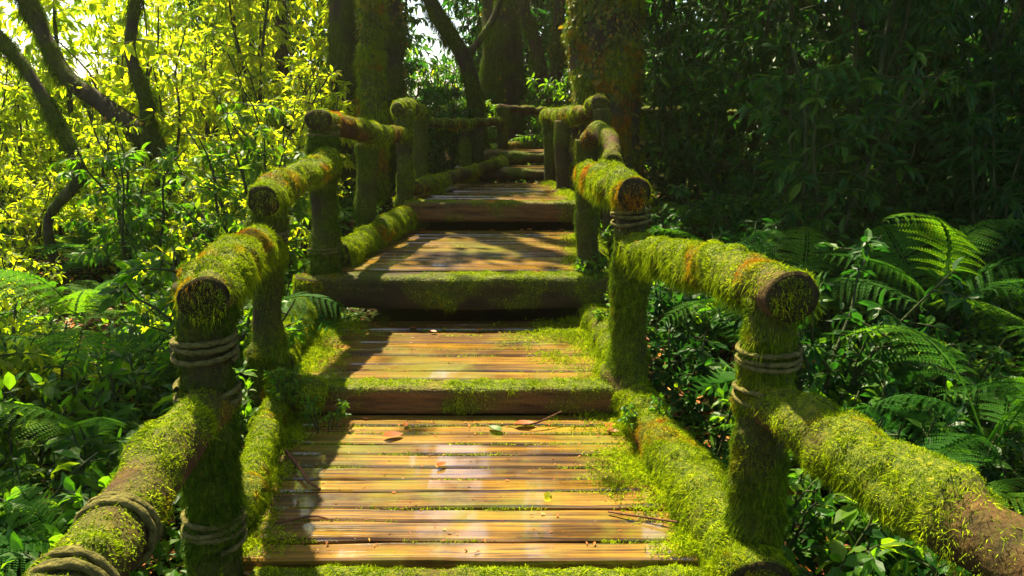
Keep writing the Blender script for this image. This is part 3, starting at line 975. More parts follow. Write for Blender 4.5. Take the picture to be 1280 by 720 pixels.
# ------------------------------------------------------------------ ferns
def frond_geo(seed, L, detail, arch, npair=19):
    rng = np.random.default_rng(seed)
    u = np.linspace(0, 1, 14)
    z = L * arch * (1.6 * u - 1.3 * u ** 2)
    x = L * (.22 * u + .75 * u ** 1.25)
    C = np.stack([x, L * .06 * np.sin(u * 3 + seed), z], -1)
    g = Geo()
    stem_tube(g, [(*c, .0045 * (1 - .8 * q) + .001) for c, q in zip(C[::3], u[::3])], 4, .08)
    us = np.linspace(.16, .985, npair)
    P = np.stack([np.interp(us, u, C[:, k]) for k in range(3)], -1)
    T = unit(np.stack([np.interp(us, u, np.gradient(C[:, k])) for k in range(3)], -1))
    shape = np.sin(np.clip((us - .1) / .9, 0, 1) ** .62 * np.pi) ** .8
    for sgn in (-1, 1):
        S = unit(np.cross(T, [0, 0, 1.0])) * sgn
        D = unit(S * .92 + T * .42 + np.array([0, 0, -.12]) + rng.normal(size=T.shape) * .05)
        ln = L * .27 * shape + .01
        Z = unit(np.cross(D, T)) * (-sgn)
        if detail:
            for k in range(npair):
                m = 15
                w = np.linspace(.06, .97, m)
                q = P[k] + D[k] * ln[k] * w[:, None] + np.array([0, 0, -1.0]) * (ln[k] * .25 * w[:, None] ** 2)
                pl = ln[k] * .115 * (1 - w) ** .5 + .003
                E = unit(np.cross(D[k], Z[k])[None])[0]
                for s2 in (-1, 1):
                    A = unit(np.tile(E * s2 * .8 + D[k] * .6, (m, 1)) + rng.normal(size=(m, 3)) * .06)
                    V, F = leaves(q, A, np.tile(Z[k], (m, 1)), pl, .62, True)
                    g.add(V, F)
        else:
            V, F = leaves(P, D, Z, ln, .2, True)
            g.add(V, F)
    return g


FROND = [frond_geo(300 + k, 1.0, True, a).mesh("frond", M['fern']) for k, a in enumerate((.6, .42, .9))]
FERN_FAR = []
for k in range(3):
    rng = np.random.default_rng(320 + k)
    g = Geo()
    for q in range(11):
        a = q / 11 * 6.283 + rng.normal() * .2
        f = frond_geo(330 + q + 20 * k, rng.uniform(.6, 1.0), False, rng.uniform(.35, .85), 22)
        c, s = math.cos(a), math.sin(a)
        rot = np.array([[c, s, 0], [-s, c, 0], [0, 0, 1]])
        g.add(np.concatenate(f.V) @ rot, [])
        g.n -= len(np.concatenate(f.V))
        for ff in f.F:
            g.F.append(ff + g.n)
        g.n += len(np.concatenate(f.V))
    FERN_FAR.append(g.mesh("fern", M['fern']))


def fern(x, y, s, n, label, z=None, lean=0.0, az=None, rng=random):
    zz = float(ground_z(x, y)) + .22 * s if z is None else z
    t = thing("fern", label, "fern", None, (x, y, zz))
    n = max(5, int(n * .8))
    for k in range(n):
        o = obj("frond", rng.choice(FROND), t)
        a = (k / n * 6.283 if az is None else az[0] + (az[1] - az[0]) * (k + .5) / n) + rng.uniform(-.2, .2)
        q = s * rng.uniform(.55, 1.2)
        o.scale = (q, q * rng.uniform(.85, 1.1), q)
        o.rotation_euler = (rng.uniform(-.35, .35), rng.uniform(-.4, .25) - lean, a)
    return t


HERO = [
    (1.30, 4.5, .85, 9, "large green fern arching up behind the right post's mossy rail", .28),
    (1.75, 4.9, .95, 8, "tall fern spreading behind the sloping right rail, beside the larger one", .32),
    (2.55, 4.7, 1.1, 10, "wide fern with long arching fronds under the dark shrubs on the right", .3),
    (3.0, 4.0, 1.0, 9, "big fern at the right margin with drooping dark fronds", .3),
    (2.0, 3.1, .8, 9, "fern crown just behind the nearest right rail", .12),
    (2.35, 2.9, .75, 8, "fern with fine pale tips above the end of the nearest right rail", .22),
    (1.55, 2.5, .5, 8, "low fern below the nearest right rail", .08),
    (1.38, 2.05, .42, 7, "small bright fern poking up under the end of the right rail", .05),
    (1.15, 3.15, .45, 7, "small fern growing beside the right edge log", .0),
    (-1.75, 3.15, 0.59, 7, "fresh green fern left of the nearest left post", .08),
    (-2.25, 3.8, 0.64, 8, "broad fern further left of the left railing, half in sun", .12),
    (-1.5, 2.45, 0.42, 6, "low fern beside the roped left rail", .0),
    (-1.95, 2.75, 0.42, 6, "low fern at the left margin below the taller one", -.05),
    (-1.62, 4.5, .7, 8, "sunlit fern behind the second left post", .1),
    (-1.6, 5.7, .6, 8, "yellow green fern at the foot of the third left post", .15),
    (-2.8, 5.0, .8, 8, "pinnate yellowish fern in the sunny clearing on the left", .1),
    (-1.3, 7.4, .5, 7, "small fern between the left posts near the upper boardwalk section", None),
    (-.55, 9.3, .5, 8, "pale green fern behind the thin cross railing", None),
    (1.2, 7.2, .5, 8, "strappy fern at the foot of the big ivy covered trunk", None),
]
for h in HERO:
    fern(*h)


def seg_d(x, y, a, b):
    ax, ay, bx, by = *a, *b
    t = max(0, min(1, ((x - ax) * (bx - ax) + (y - ay) * (by - ay)) / ((bx - ax) ** 2 + (by - ay) ** 2)))
    return math.hypot(x - ax - t * (bx - ax), y - ay - t * (by - ay))


def crowded(x, y):
    """ground already taken by the big ferns, and the small sunlit clearing on the right"""
    if any(math.hypot(x - h[0], y - h[1] + .25) < (.5 if x > 0 else .3) * h[2] for h in HERO):
        return True
    if y < 12 and x < -1.8 and (seg_d(x, y, (-2.6, 4.6), (-4.05, 7.1)) < .3 or seg_d(x, y, (-2.1, 5.2), (-3.3, 8)) < .3):
        return True
    return seg_d(x, y, (3.4, 9), (2.4, 10.8)) < .75 or (y > 6.2 and seg_d(x, y, (1.9, 5.2), (3.4, 9)) < .42)


def scatter(n, box, mind, avoid=None):
    out = []
    tries = 0
    while len(out) < n and tries < 6000:
        tries += 1
        x, y = random.uniform(box[0], box[1]), random.uniform(box[2], box[3])
        if abs(x) > .72 * y + .9:
            continue
        if -1.4 < x < .9 and y < 9.2:
            continue
        if crowded(x, y) or (avoid and avoid(x, y)):
            continue
        if all((x - a) ** 2 + (y - b) ** 2 > mind * mind for a, b in out):
            out.append((x, y))
    return out


# far ferns, one mesh each
for (x, y) in scatter(16, (-6, -1.7, 3.5, 9), .7):
    o = obj("fern", random.choice(FERN_FAR))
    o.location = (x, y, float(ground_z(x, y)))
    s = random.uniform(.6, 1.0)
    o.scale = (s, s, s)
    o.rotation_euler = (0, 0, random.random() * 6.283)
    tag(o, "small fern among the sunny undergrowth left of the boardwalk", "fern", "ferns in the left undergrowth")
for (x, y) in scatter(18, (1.3, 6, 3.2, 9), .7):
    o = obj("fern", random.choice(FERN_FAR))
    o.location = (x, y, float(ground_z(x, y)))
    s = random.uniform(.6, 1.05)
    o.scale = (s, s, s)
    o.rotation_euler = (0, 0, random.random() * 6.283)
    tag(o, "dark fern among the shaded undergrowth right of the boardwalk", "fern", "ferns in the right undergrowth")

# ------------------------------------------------------------------ undergrowth plants
for (x, y) in scatter(80, (-3.4, -1.2, 1.6, 5.6), .2):
    plant('herb', x, y, random.uniform(.7, 1.25), 'leaf_mid', "herb", "small leafy plant in the undergrowth beside the left railing", "plant", "leafy plants beside the left railing")
for (x, y) in scatter(85, (.9, 3.6, 1.6, 5.6), .19):
    plant('herb', x, y, random.uniform(.7, 1.25), 'leaf_dark' if random.random() < .55 else 'leaf_mid', "herb", "small leafy plant in the shade beside the right railing", "plant", "leafy plants beside the right railing")
for (x, y) in scatter(22, (-5.0, -1.5, 3.6, 8.5), .5):
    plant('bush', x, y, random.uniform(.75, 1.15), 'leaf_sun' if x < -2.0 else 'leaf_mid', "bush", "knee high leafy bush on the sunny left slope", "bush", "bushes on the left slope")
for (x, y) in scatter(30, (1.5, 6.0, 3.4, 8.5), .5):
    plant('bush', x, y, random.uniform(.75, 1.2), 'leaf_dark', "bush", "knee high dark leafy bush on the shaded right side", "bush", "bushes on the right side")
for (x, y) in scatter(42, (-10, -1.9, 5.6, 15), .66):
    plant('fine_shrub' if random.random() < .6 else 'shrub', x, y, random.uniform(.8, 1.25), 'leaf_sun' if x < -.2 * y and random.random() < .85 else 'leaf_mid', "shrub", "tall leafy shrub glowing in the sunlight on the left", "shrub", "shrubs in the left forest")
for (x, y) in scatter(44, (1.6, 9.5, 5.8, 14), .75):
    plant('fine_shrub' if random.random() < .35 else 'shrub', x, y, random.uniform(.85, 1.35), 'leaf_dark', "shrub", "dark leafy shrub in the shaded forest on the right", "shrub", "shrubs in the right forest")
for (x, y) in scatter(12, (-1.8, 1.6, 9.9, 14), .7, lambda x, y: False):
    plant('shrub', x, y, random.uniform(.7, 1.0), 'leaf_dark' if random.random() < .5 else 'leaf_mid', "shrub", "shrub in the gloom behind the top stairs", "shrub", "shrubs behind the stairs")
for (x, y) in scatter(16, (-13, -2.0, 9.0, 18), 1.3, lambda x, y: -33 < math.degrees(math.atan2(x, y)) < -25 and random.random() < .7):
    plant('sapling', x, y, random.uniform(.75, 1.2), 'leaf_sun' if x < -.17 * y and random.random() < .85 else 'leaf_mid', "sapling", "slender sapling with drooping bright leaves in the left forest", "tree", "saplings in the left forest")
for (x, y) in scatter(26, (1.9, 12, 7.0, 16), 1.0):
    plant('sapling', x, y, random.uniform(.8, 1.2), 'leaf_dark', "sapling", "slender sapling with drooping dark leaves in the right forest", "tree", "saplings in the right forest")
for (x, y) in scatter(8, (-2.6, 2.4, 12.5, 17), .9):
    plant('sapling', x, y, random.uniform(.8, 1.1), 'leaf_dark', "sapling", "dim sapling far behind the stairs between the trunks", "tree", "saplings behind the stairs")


# ------------------------------------------------------------------ trees
def sun_gap(P):
    """chance that the canopy is open where the sun's ray through P comes down (invented gaps that steer sun and shade below)"""
    q = P - SUN * ((P[:, 2] - .4) / SUN[2])[:, None]
    x, y = q[:, 0], q[:, 1]
    open_ = np.full(len(P), .16)
    open_ = np.where((y > 9.5) & (x < 2), .6, open_)
    shaft = fbm(np.stack([x, y, np.zeros_like(x)], -1), .9, 78)
    open_ = np.where((x > 1.3) & (shaft > .55), .92, open_)
    open_ = np.where(x < -1.3, .97, open_)
    open_ = np.where((x < -1.45) & (y < 4.4), .45, open_)
    open_ = np.where((x >= -1.5) & (x < 1.35) & (y < 7.2), .995, open_)
    open_ = np.where((x >= -1.5) & (x < 1.2) & (y >= 7.2) & (y < 9), .5, open_)
    open_ = np.where((np.abs(x - 3.4) < .7) & (np.abs(y - 9) < .7), 1.0, open_)
    open_ = np.where((x > 1.0) & (x < 2.9) & (np.abs(y - 3.9) < .95), .9, open_)
    k = -SUN[:2] / SUN[2]
    t = np.clip(((x - .9) * k[0] + (y - 8.0) * k[1]) / (k @ k), .2, 2.8)
    open_ = np.where(np.hypot(x - .9 - k[0] * t, y - 8.0 - k[1] * t) < .45, .9, open_)
    t = np.clip(((x + 1.4) * k[0] + (y - 8.55) * k[1]) / (k @ k), .2, 2.8)
    open_ = np.where(np.hypot(x + 1.4 - k[0] * t, y - 8.55 - k[1] * t) < .35, .94, open_)
    dap = fbm(np.stack([x, y, np.zeros_like(x)], -1), 1.1, 77)
    open_ = np.where((open_ > .99) & (dap < .36), .9, open_)
    return np.clip(open_ + (dap - .5) * 1.0 * (open_ > .4) * (open_ < .89), 0, 1)


def sky_gap(P):
    """unseen gap cut in the crowns so that the wet planks mirror the sky"""
    d = P - np.array([0, 0, -1.5])
    az = np.degrees(np.arctan2(d[:, 0], d[:, 1]))
    el = np.degrees(np.arctan2(d[:, 2], np.hypot(d[:, 0], d[:, 1])))
    return (az > -10) & (az < -2) & (el > 12) & (el < 44)


def crown_mesh(c, rad, n, seed, mat, L=.3):
    rng = np.random.default_rng(seed)
    # clumps on limbs, not one ball
    k = 46
    cc = unit(rng.normal(size=(k, 3))) * (rng.random((k, 1)) ** .45) * np.array(rad) * .9 + np.array(c)
    P = cc[rng.integers(k, size=n)] + rng.normal(size=(n, 3)) * np.array(rad) * .17
    keep = (rng.random(n) > sun_gap(P)) & ~sky_gap(P)  # unseen crown leaves left out to shape light on ground and planks
    el = np.degrees(np.arctan2(P[:, 2] - 1.5, np.hypot(P[:, 0], P[:, 1])))
    keep &= (P[:, 2] > 3.0)
    P = P[keep]
    n = len(P)
    A = unit(rng.normal(size=(n, 3)) + np.array([0, 0, -.4]))
    V, F = leaves(P, A, unit(np.array([0, 0, 1.0]) + rng.normal(size=(n, 3)) * .5), rng.uniform(.6, 1.2, n) * L, .42, True)
    return mesh_np("crown", V, F, M[mat])


def ivy_mesh(tube, n, L, seed, zmax=4.0, bias=.4, mat='ivy'):
    rng = np.random.default_rng(seed)
    B, N, t = tube.sample(n, rng)
    keep = (rng.random(n) < np.clip((fbm(B, 2.2, seed) - .5) * 4 + bias, 0, 1)) & (B[:, 2] < zmax)
    B, N = B[keep], N[keep]
    n = len(B)
    A = unit(N * .45 + rng.normal(size=(n, 3)) * .4 + np.array([0, 0, -.8]))
    V, F = leaves(B + N * rng.uniform(.005, .05, (n, 1)), A, unit(N + rng.normal(size=(n, 3)) * .4), rng.uniform(.5, 1.2, n) * L, .6)
    return mesh_np("ivy", V, F, M[mat])


def tree(name, label, pts, crown=None, ivy=None, moss=None, branches=(), ds=.06, ns=22, lump=.12, cat="tree", group=None, mat='bark', bias=.35):
    _seed[0] += 1
    t = thing(name, label, cat, group, (pts[0][0], pts[0][1], 0))
    t.location = (0, 0, 0)
    tb = Tube(pts, ds, ns, lump, _seed[0])
    tr = obj("trunk", tb.mesh("trunk", M[mat], bias, .2, True, .02), t)
    if moss:
        obj("moss", moss_mesh(tb, "moss", M[moss[1]], moss[0], bias + .1, .1, L=(.012, .035), w=.004, hang=.35, hangL=(.04, .12), seed=_seed[0]), tr)
    if ivy:
        obj("ivy", ivy_mesh(tb, *ivy), t)
    for b in branches:
        _seed[0] += 1
        bt = Tube(b, .05, 12, .12, _seed[0])
        bo = obj("branch", bt.mesh("branch", M[mat], bias, .3, True, .01), t)
        if moss:
            obj("moss", moss_mesh(bt, "moss", M[moss[1]], moss[0], bias + .2, .2, L=(.012, .035), w=.004, hang=.4, hangL=(.04, .15), seed=_seed[0]), bo)
    if crown:
        obj("crown", crown_mesh(*crown), t)
    return t


tree("forest_tree", "thick trunk covered in ivy and rusty moss standing right of the upper boardwalk",
     [(.98, 8.2, -.2, .48), (.97, 8.2, .5, .40), (.95, 8.2, 1.2, .345), (.92, 8.2, 2.2, .335), (.88, 8.25, 4, .32), (.8, 8.4, 7, .26)],
     ((1.5, 8.8, 7.6), (4.2, 4.2, 2.6), 15000, 1, 'leaf_mid'), (17000, .06, 3, 3.6, .4), (9000, 'moss_rust'),
     [[(.9, 8.3, 4.2, .12), (2.2, 8.8, 5.6, .08), (3.6, 9, 6.8, .04)], [(.85, 8.3, 4.8, .11), (-.4, 8.9, 6.3, .07), (-1.2, 9.2, 7.4, .03)]], .05, 40)
tree("forest_tree", "dark straight trunk in the middle distance behind the stairs",
     [(-.1, 12, .2, .42), (-.12, 12, 1.2, .31), (-.15, 12, 3, .27), (-.1, 12.1, 8, .2)],
     ((-1.5, 12.5, 8.2), (4.2, 4.2, 2.5), 14000, 2, 'leaf_mid'), (2500, .06, 5, 3.5, .3), (5000, 'moss_dark'),
     [[(-.13, 12, 4.6, .1), (-1.6, 12.4, 6.2, .06), (-2.8, 12.8, 7.4, .03)]])
tree("forest_tree", "slim mossy trunk rising behind the third left post",
     [(-1.5, 8.5, -.1, .19), (-1.47, 8.5, .7, .135), (-1.44, 8.5, 1.8, .115), (-1.42, 8.5, 3.2, .11), (-1.4, 8.6, 7, .08)],
     ((-2.6, 10.2, 7.6), (3.6, 3.6, 2.4), 13000, 3, 'leaf_mid'), (4500, .05, 6, 3.5, .6), (14000, 'moss'), bias=.6)
tree("forest_tree", "second slim leaf clad trunk close beside the mossy one",
     [(-1.25, 8.9, -.1, .16), (-1.26, 8.9, .8, .11), (-1.27, 8.9, 3, .09), (-1.2, 9, 6.5, .06)],
     ((-.6, 10.6, 8.4), (3.2, 3.2, 2.2), 9000, 4, 'leaf_mid'), (4200, .055, 8, 3.4, .7), (9000, 'moss_dark'), bias=.5)
tree("forest_tree", "black shaded trunk left of the twin slim trunks",
     [(-2.0, 9.6, -.2, .3), (-1.93, 9.5, .8, .2), (-1.9, 9.5, 2.6, .17), (-1.9, 9.6, 7, .12)],
     ((-3.2, 11.5, 8.3), (4.0, 3.8, 2.5), 13000, 5, 'leaf_mid'), (1500, .06, 9, 3.4, .2), (6000, 'moss_dark'))
tree("forest_tree", "leaning dark trunk slanting through the gloom behind the stairs",
     [(-.35, 9.9, .4, .14), (-.42, 9.7, 1.3, .10), (-.55, 9.6, 2.0, .085), (-.95, 9.6, 2.7, .08), (-1.5, 9.8, 4.5, .06)], None, None, (8000, 'moss_dark'),
     [[(-.55, 9.6, 2.0, .05), (-.2, 9.7, 2.5, .04), (0.1, 9.9, 3.4, .03)]])
tree("forest_tree", "thin leaning trunk right of the dark middle trunk",
     [(.55, 11, .3, .12), (.46, 11, 1.5, .095), (.3, 11, 2.3, .085), (.12, 11, 3.0, .08), (-.1, 11.2, 6, .05)], None, (1200, .05, 12, 3.5, .3), (8000, 'moss_dark'))
tree("forest_tree", "thin upright trunk just left of the thick ivy covered trunk",
     [(.62, 10.6, .2, .1), (.56, 10.6, 1.4, .08), (.58, 10.6, 2.2, .07), (.62, 10.6, 3.4, .06), (.6, 10.7, 6, .04)], None, (1500, .05, 13, 3.5, .4), (8000, 'moss_dark'))
tree("forest_tree", "forked dark tree leaning over the bright clearing on the left",
     [(-2.55, 7.7, -.35, .2), (-3.1, 7.9, .25, .15), (-3.4, 8, .75, .12), (-3.63, 8, 1.19, .115), (-4.0, 8, 1.5, .085), (-4.5, 8.1, 2.0, .07), (-5.2, 8.4, 4.0, .055)],
     ((-5.6, 9.2, 6.5), (3.2, 3.2, 2.2), 12000, 6, 'leaf_sun'), (900, .05, 15, 3.2, .2), (9000, 'moss_dark'),
     [[(-3.63, 8, 1.1, .09), (-3.58, 8, 1.5, .07), (-3.68, 8, 2.0, .055), (-3.6, 8.05, 2.7, .045), (-3.9, 8.1, 3.8, .025)], [(-3.63, 8, 1.1, .09), (-3.9, 7.95, .7, .06), (-3.85, 7.9, .2, .04)]])
tree("forest_tree", "thin twisted tree with a crooked stem against the glare at the left margin",
     [(-4.0, 7, -.5, .055), (-4.07, 7, 0, .045), (-4.1, 7, .5, .04), (-3.78, 7, .9, .05), (-3.92, 7, 1.35, .045), (-4.1, 7, 1.75, .045), (-4.5, 7.1, 2.3, .045), (-5.0, 7.3, 3.6, .035)],
     ((-5.6, 7.8, 5.4), (2.2, 2.2, 1.4), 5000, 7, 'leaf_sun'), None, (8000, 'moss_dark'))
tree("forest_tree", "heavy dark trunk deep in the right forest",
     [(3.55, 8.4, -.3, .22), (3.5, 8.4, .8, .15), (3.45, 8.4, 2.4, .13), (3.5, 8.5, 6, .1)],
     ((3.6, 7.2, 6.2), (3.6, 3.6, 2.2), 13000, 8, 'leaf_dark'), (1200, .06, 17, 3.2, .2), (5000, 'moss_dark'))
tree("forest_tree", "slim black trunk at the right margin of the forest",
     [(4.4, 8.4, -.3, .2), (4.35, 8.4, .8, .13), (4.3, 8.4, 2.4, .11), (4.4, 8.5, 6, .08)],
     ((5.2, 8.0, 6.2), (3.6, 3.6, 2.2), 13000, 9, 'leaf_dark'), (1200, .06, 18, 3.2, .3), (5000, 'moss_dark'))
tree("forest_tree", "dark tree behind the shrubs beyond the far right rail",
     [(6.6, 10.4, -.3, .25), (6.5, 10.4, 1, .17), (6.4, 10.4, 3, .14), (6.4, 10.5, 6.5, .1)],
     ((6.0, 10.4, 7.0), (4.2, 3.8, 2.4), 13000, 10, 'leaf_dark'), (1200, .06, 19, 3.2, .3), (4000, 'moss_dark'))
tree("forest_tree", "leafy tree with a slender trunk between the clearing and the slim trunks",
     [(-2.9, 10.5, -.2, .14), (-2.95, 10.5, 1, .09), (-2.9, 10.5, 3, .075), (-2.9, 10.6, 6, .05)],
     ((-3.6, 13.5, 7.6), (3.8, 3.6, 2.4), 11000, 11, 'leaf_mid'), (1800, .06, 21, 3.4, .4), (6000, 'moss_dark'))

_t = Tube([(1.7, 8.5, .8, .07), (2.5, 8.45, .86, .075), (3.9, 8.7, .84, .06)], .05, 16, .12, 71)
_o = obj("fallen_log", _t.mesh("fallen_log", M['bark'], .3, .5, True, .02))
tag(_o, "dark fallen log lying level among shrubs above the small sunlit clearing", "log")
obj("moss", moss_mesh(_t, "moss", M['moss_dark'], 9000, .4, .5, L=(.012, .03), w=.004, hang=.3, seed=71), _o)

# ------------------------------------------------------------------ far wood and ground cover (nobody could count it)
def far_wood():
    rng = np.random.default_rng(55)
    n = 60000
    ang = np.radians(rng.uniform(-21, 42, n))
    d = rng.uniform(15, 24, n)
    x, y = d * np.sin(ang), d * np.cos(ang)
    z = ground_z(x, y) + rng.random(n) ** .8 * 6.5
    P = np.stack([x, y, z], -1)
    keep = fbm(P, .55, 66) > .38
    keep &= ~sky_gap(P)
    P = P[keep]
    n = len(P)
    A = unit(rng.normal(size=(n, 3)) + np.array([0, 0, -.8]))
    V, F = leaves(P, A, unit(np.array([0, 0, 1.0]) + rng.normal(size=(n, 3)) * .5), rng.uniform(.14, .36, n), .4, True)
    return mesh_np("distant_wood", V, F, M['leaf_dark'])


def sunny_wood():
    rng = np.random.default_rng(58)
    n = 52000
    ang = np.radians(rng.uniform(-46, -3, n))
    d = rng.uniform(11, 19, n)
    x, y = d * np.sin(ang), d * np.cos(ang)
    P = np.stack([x, y, ground_z(x, y) + rng.random(n) ** .9 * 5.0], -1)
    P = P[(ang < np.radians(-18)) | (rng.random(n) < .45)]
    ang = np.arctan2(P[:, 0], P[:, 1])
    P = P[(fbm(P, .7, 67) > .45 + .1 * (ang > -.6) * (ang < -.45) * (P[:, 2] > 1.6)) & ~sky_gap(P)]
    n = len(P)
    A = unit(rng.normal(size=(n, 3)) + np.array([0, 0, -.6]))
    V, F = leaves(P, A, unit(np.array([0, 0, 1.0]) + rng.normal(size=(n, 3)) * .6), rng.uniform(.08, .2, n), .45, True)
    return mesh_np("sunny_wood", V, F, M['leaf_sun'])


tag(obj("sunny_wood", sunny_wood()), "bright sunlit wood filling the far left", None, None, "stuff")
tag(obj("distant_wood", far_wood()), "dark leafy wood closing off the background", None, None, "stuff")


def ground_cover():
    rng = np.random.default_rng(56)
    n = 90000
    y = 1.0 + 11 * rng.random(n) ** 1.3
    x = rng.uniform(-1, 1, n) * (.72 * y + .8)
    keep = ~((x > -1.05) & (x < .7) & (y < 9.5))
    x, y = x[keep], y[keep]
    p2 = np.stack([x, y, np.zeros_like(x)], -1)
    dn = fbm(p2, 1.1, 12)
    keep = rng.random(len(x)) < np.clip((dn - .3) * 3.5, .1, 1)
    x, y, dn = x[keep], y[keep], dn[keep]
    z = ground_z(x, y) + rng.random(len(x)) * .3 * np.clip(dn * 1.6 - .4, .1, 1)
    P = np.stack([x, y, z], -1)
    n = len(P)
    A = unit(rng.normal(size=(n, 3)) * np.array([1, 1, .4]))
    V, F = leaves(P, A, unit(np.array([0, 0, 1.0]) + rng.normal(size=(n, 3)) * .4), rng.uniform(.025, .075, n), .5, True)
    return mesh_np("ground_cover", V, F, M['leaf_mid'])


tag(obj("ground_cover", ground_cover()), "low leafy ground cover", None, None, "stuff")


def leaf_litter():
    rng = np.random.default_rng(57)
    n = 16000
    y = 1.5 + 10 * rng.random(n) ** 1.2
    x = rng.uniform(-1, 1, n) * (.72 * y + .5)
    keep = ~((x > -1.05) & (x < .7) & (y < 9.5))
    x, y = x[keep], y[keep]
    P = np.stack([x, y, ground_z(x, y) + .015], -1)
    n = len(P)
    A = unit(rng.normal(size=(n, 3)) * np.array([1, 1, .15]))
    V, F = leaves(P, A, unit(np.array([0, 0, 1.0]) + rng.normal(size=(n, 3)) * .3), rng.uniform(.04, .1, n), .45, True)
    return mesh_np("leaf_litter", V, F, M['litter'])


tag(obj("leaf_litter", leaf_litter()), "brown leaf litter on the forest floor", None, None, "stuff")

# ------------------------------------------------------------------ small things on the boards
def deck_z(y):
    return 0.0 if y < 3.72 else .134 if y < 5.03 else .446 if y < 6.85 else .68


def fallen_leaf(x, y, L, rz, label, group=None, mat='litter', curl=.3):
    k = np.linspace(0, 1, 7)
    w = L * .28 * np.sin(np.pi * k ** .85) ** .8
    xs = L * (k - .5)
    z = curl * L * (k - .5) ** 2 + .004
    V = np.concatenate([np.stack([xs, -w, z + w * .35], -1), np.stack([xs, 0 * w, z], -1), np.stack([xs, w, z + w * .45], -1)])
    F = []
    for a in range(2):
        for i in range(6):
            F.append([a * 7 + i, a * 7 + i + 1, (a + 1) * 7 + i + 1, (a + 1) * 7 + i])
    o = obj("fallen_leaf", mesh_np("fallen_leaf", V, [np.array(F)], M[mat]))
    o.location = (x, y, deck_z(y) + .006)
    o.rotation_euler = (random.uniform(-.1, .1), random.uniform(-.1, .1), rz)
    return tag(o, label, "leaf", group)


fallen_leaf(-.55, 3.42, .10, .4, "orange red fallen leaf on the back planks of the nearest section")
fallen_leaf(-.08, 3.5, .09, 2.4, "green fallen leaf lying by the second step's timber", None, 'leaf_mid')
fallen_leaf(.06, 3.55, .11, .2, "curled brown leaf beside the green leaf at the second step")
fallen_leaf(-.30, 3.12, .06, .9, "pale brown leaf on wet planks in the sky's reflection")
fallen_leaf(.14, 2.85, .05, 1.2, "tiny green leaf lying alone on the near planks", None, 'leaf_sun')
fallen_leaf(-.42, 4.75, .06, 2.0, "yellow leaf in the shadow under the third section's timber", None, 'leaf_sun')
for k in range(64):
    yy = random.choice((3.55, 3.6, 4.8, 4.85, 6.5, 6.65, 6.7, 7.2, 7.6, 8.1, 8.3, 8.4)) + random.uniform(-.12, .1)
    l, r = deck_edges(yy)
    fallen_leaf(l + .06 + (r - l - .12) * random.betavariate(.6, .6), yy, random.uniform(.025, .075), random.random() * 6.28, "small rust brown fallen leaf on the boardwalk planks", "fallen leaves on the boardwalk")


def crumbs():
    rng = np.random.default_rng(61)
    n = 2600
    k = rng.integers(4, size=n)
    y0, y1 = np.array([2.45, 3.87, 5.12, 6.95])[k], np.array([3.66, 4.9, 6.7, 8.5])[k]
    y = np.where(rng.random(n) < .45, y1 - np.abs(rng.normal(0, .07, n)), rng.uniform(y0, y1, n))
    l, r = deck_edges(y)
    x = l + .03 + (r - l - .06) * rng.beta(.45, .45, n)
    z = np.array([0, .134, .446, .68])[k] + .004
    P = np.stack([x, y, z], -1)
    A = unit(rng.normal(size=(n, 3)) * np.array([1, 1, .12]))
    V, F = leaves(P, A, unit(np.array([0, 0, 1.0]) + rng.normal(size=(n, 3)) * .25), rng.uniform(.006, .024, n), rng.uniform(.15, .5, n), True)
    return mesh_np("leaf_crumbs", V, F, M['litter'])


tag(obj("leaf_crumbs", crumbs()), "brown crumbs of leaf and bark on the planks", None, None, "stuff")


def twig(label, pts, group=None):
    g = Geo()
    stem_tube(g, pts, 6, .02)
    o = obj("twig", g.mesh("twig", M['twig'], True))
    return tag(o, label, "twig", group)


twig("crooked brown twig sticking out over the left end of the near planks", [(-.98, 3.2, .04, .008), (-.88, 3.05, .03, .008), (-.82, 2.95, .02, .006), (-.76, 2.9, .012, .004)])
twig("short brown twig by the left post on the near planks", [(-.86, 2.62, .02, .006), (-.74, 2.68, .015, .005), (-.66, 2.66, .012, .003)])
twig("thin twig lying across the right end of the near planks", [(.36, 2.72, .012, .004), (.5, 2.66, .02, .005), (.64, 2.6, .03, .004)])
twig("brown twig beside the curled leaf at the second step", [(-.02, 3.56, .012, .004), (.1, 3.52, .03, .005), (.24, 3.6, .06, .003)])

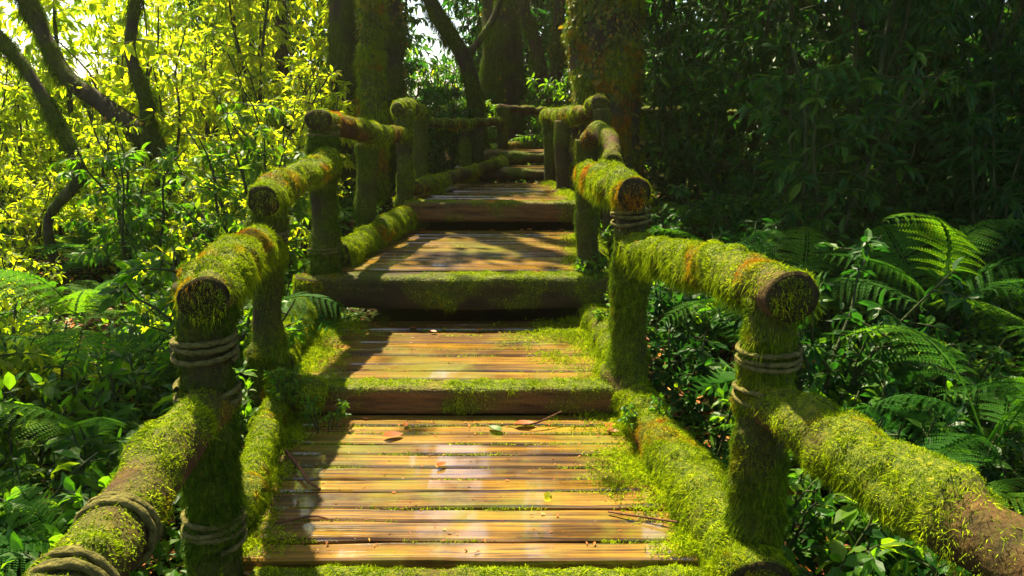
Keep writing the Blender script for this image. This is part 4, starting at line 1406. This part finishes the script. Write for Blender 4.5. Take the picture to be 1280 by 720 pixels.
# weeds rooted at the edges of the boards
for (x, y, z, s, ll) in ((-1.05, 3.58, .12, .5, "bright green weed at the left end of the second step"), (-.88, 3.5, .02, .4, "small weed under the left end of the second step's timber"),
                         (.6, 3.35, .08, .4, "broad leaved weed on the right edge log"), (.55, 4.6, .2, .55, "lush weed at the right end of the second step"),
                         (.62, 5.6, .5, .6, "leafy weed leaning on the third section from the right"), (.5, 4.98, .4, .5, "long leaved weed below the third section's right end"),
                         (-1.1, 6.5, .55, .4, "weed beside the left edge log on the third section"), (.95, 2.6, .0, .7, "weed with pale leaves behind the near right post")):
    st, fo = PROTO[('herb', random.randrange(3), 'leaf_mid')]
    t = thing("weed", ll, "plant", None, (x, y, z - .02), random.random() * 6, s)
    obj("stem", st, t)
    obj("foliage", fo, t)

# ------------------------------------------------------------------ the damp air of the forest
def haze():
    x0, x1, y0, y1, z0, z1 = -57, 57, -17, 67, -9, 13
    V = [(x, y, z) for z in (z0, z1) for x, y in ((x0, y0), (x1, y0), (x1, y1), (x0, y1))]
    F = np.array([[3, 2, 1, 0], [4, 5, 6, 7], [0, 1, 5, 4], [1, 2, 6, 5], [2, 3, 7, 6], [3, 0, 4, 7]])
    m, n, out = mat_new("damp_air")
    v = nd(n, "ShaderNodeVolumePrincipled")
    v.inputs["Color"].default_value = (1, .93, .62, 1)
    v.inputs["Density"].default_value = HAZE
    v.inputs["Anisotropy"].default_value = .65
    n.links.new(v.outputs[0], out.inputs["Volume"])
    tag(obj("haze", mesh_np("haze", V, [F], m)), "sunlit damp air between the trees", None, None, "stuff")


HAZE = .001
haze()

# every thing built in place gets its origin at its own base
for o in list(scene.objects):
    if o.type == 'EMPTY' and o.parent is None and tuple(o.location) == (0, 0, 0):
        pts = np.concatenate([np.array([c.location + Vector(v) for v in c.bound_box]) for c in o.children])
        b = Vector(((pts[:, 0].min() + pts[:, 0].max()) / 2, (pts[:, 1].min() + pts[:, 1].max()) / 2, pts[:, 2].min()))
        if 'tree' in o.name:
            q = next(c for c in o.children if c.name.startswith('trunk')).data.vertices[0].co
            b.x, b.y = q.x, q.y
        o.location = b
        for c in o.children:
            c.location = c.location - b
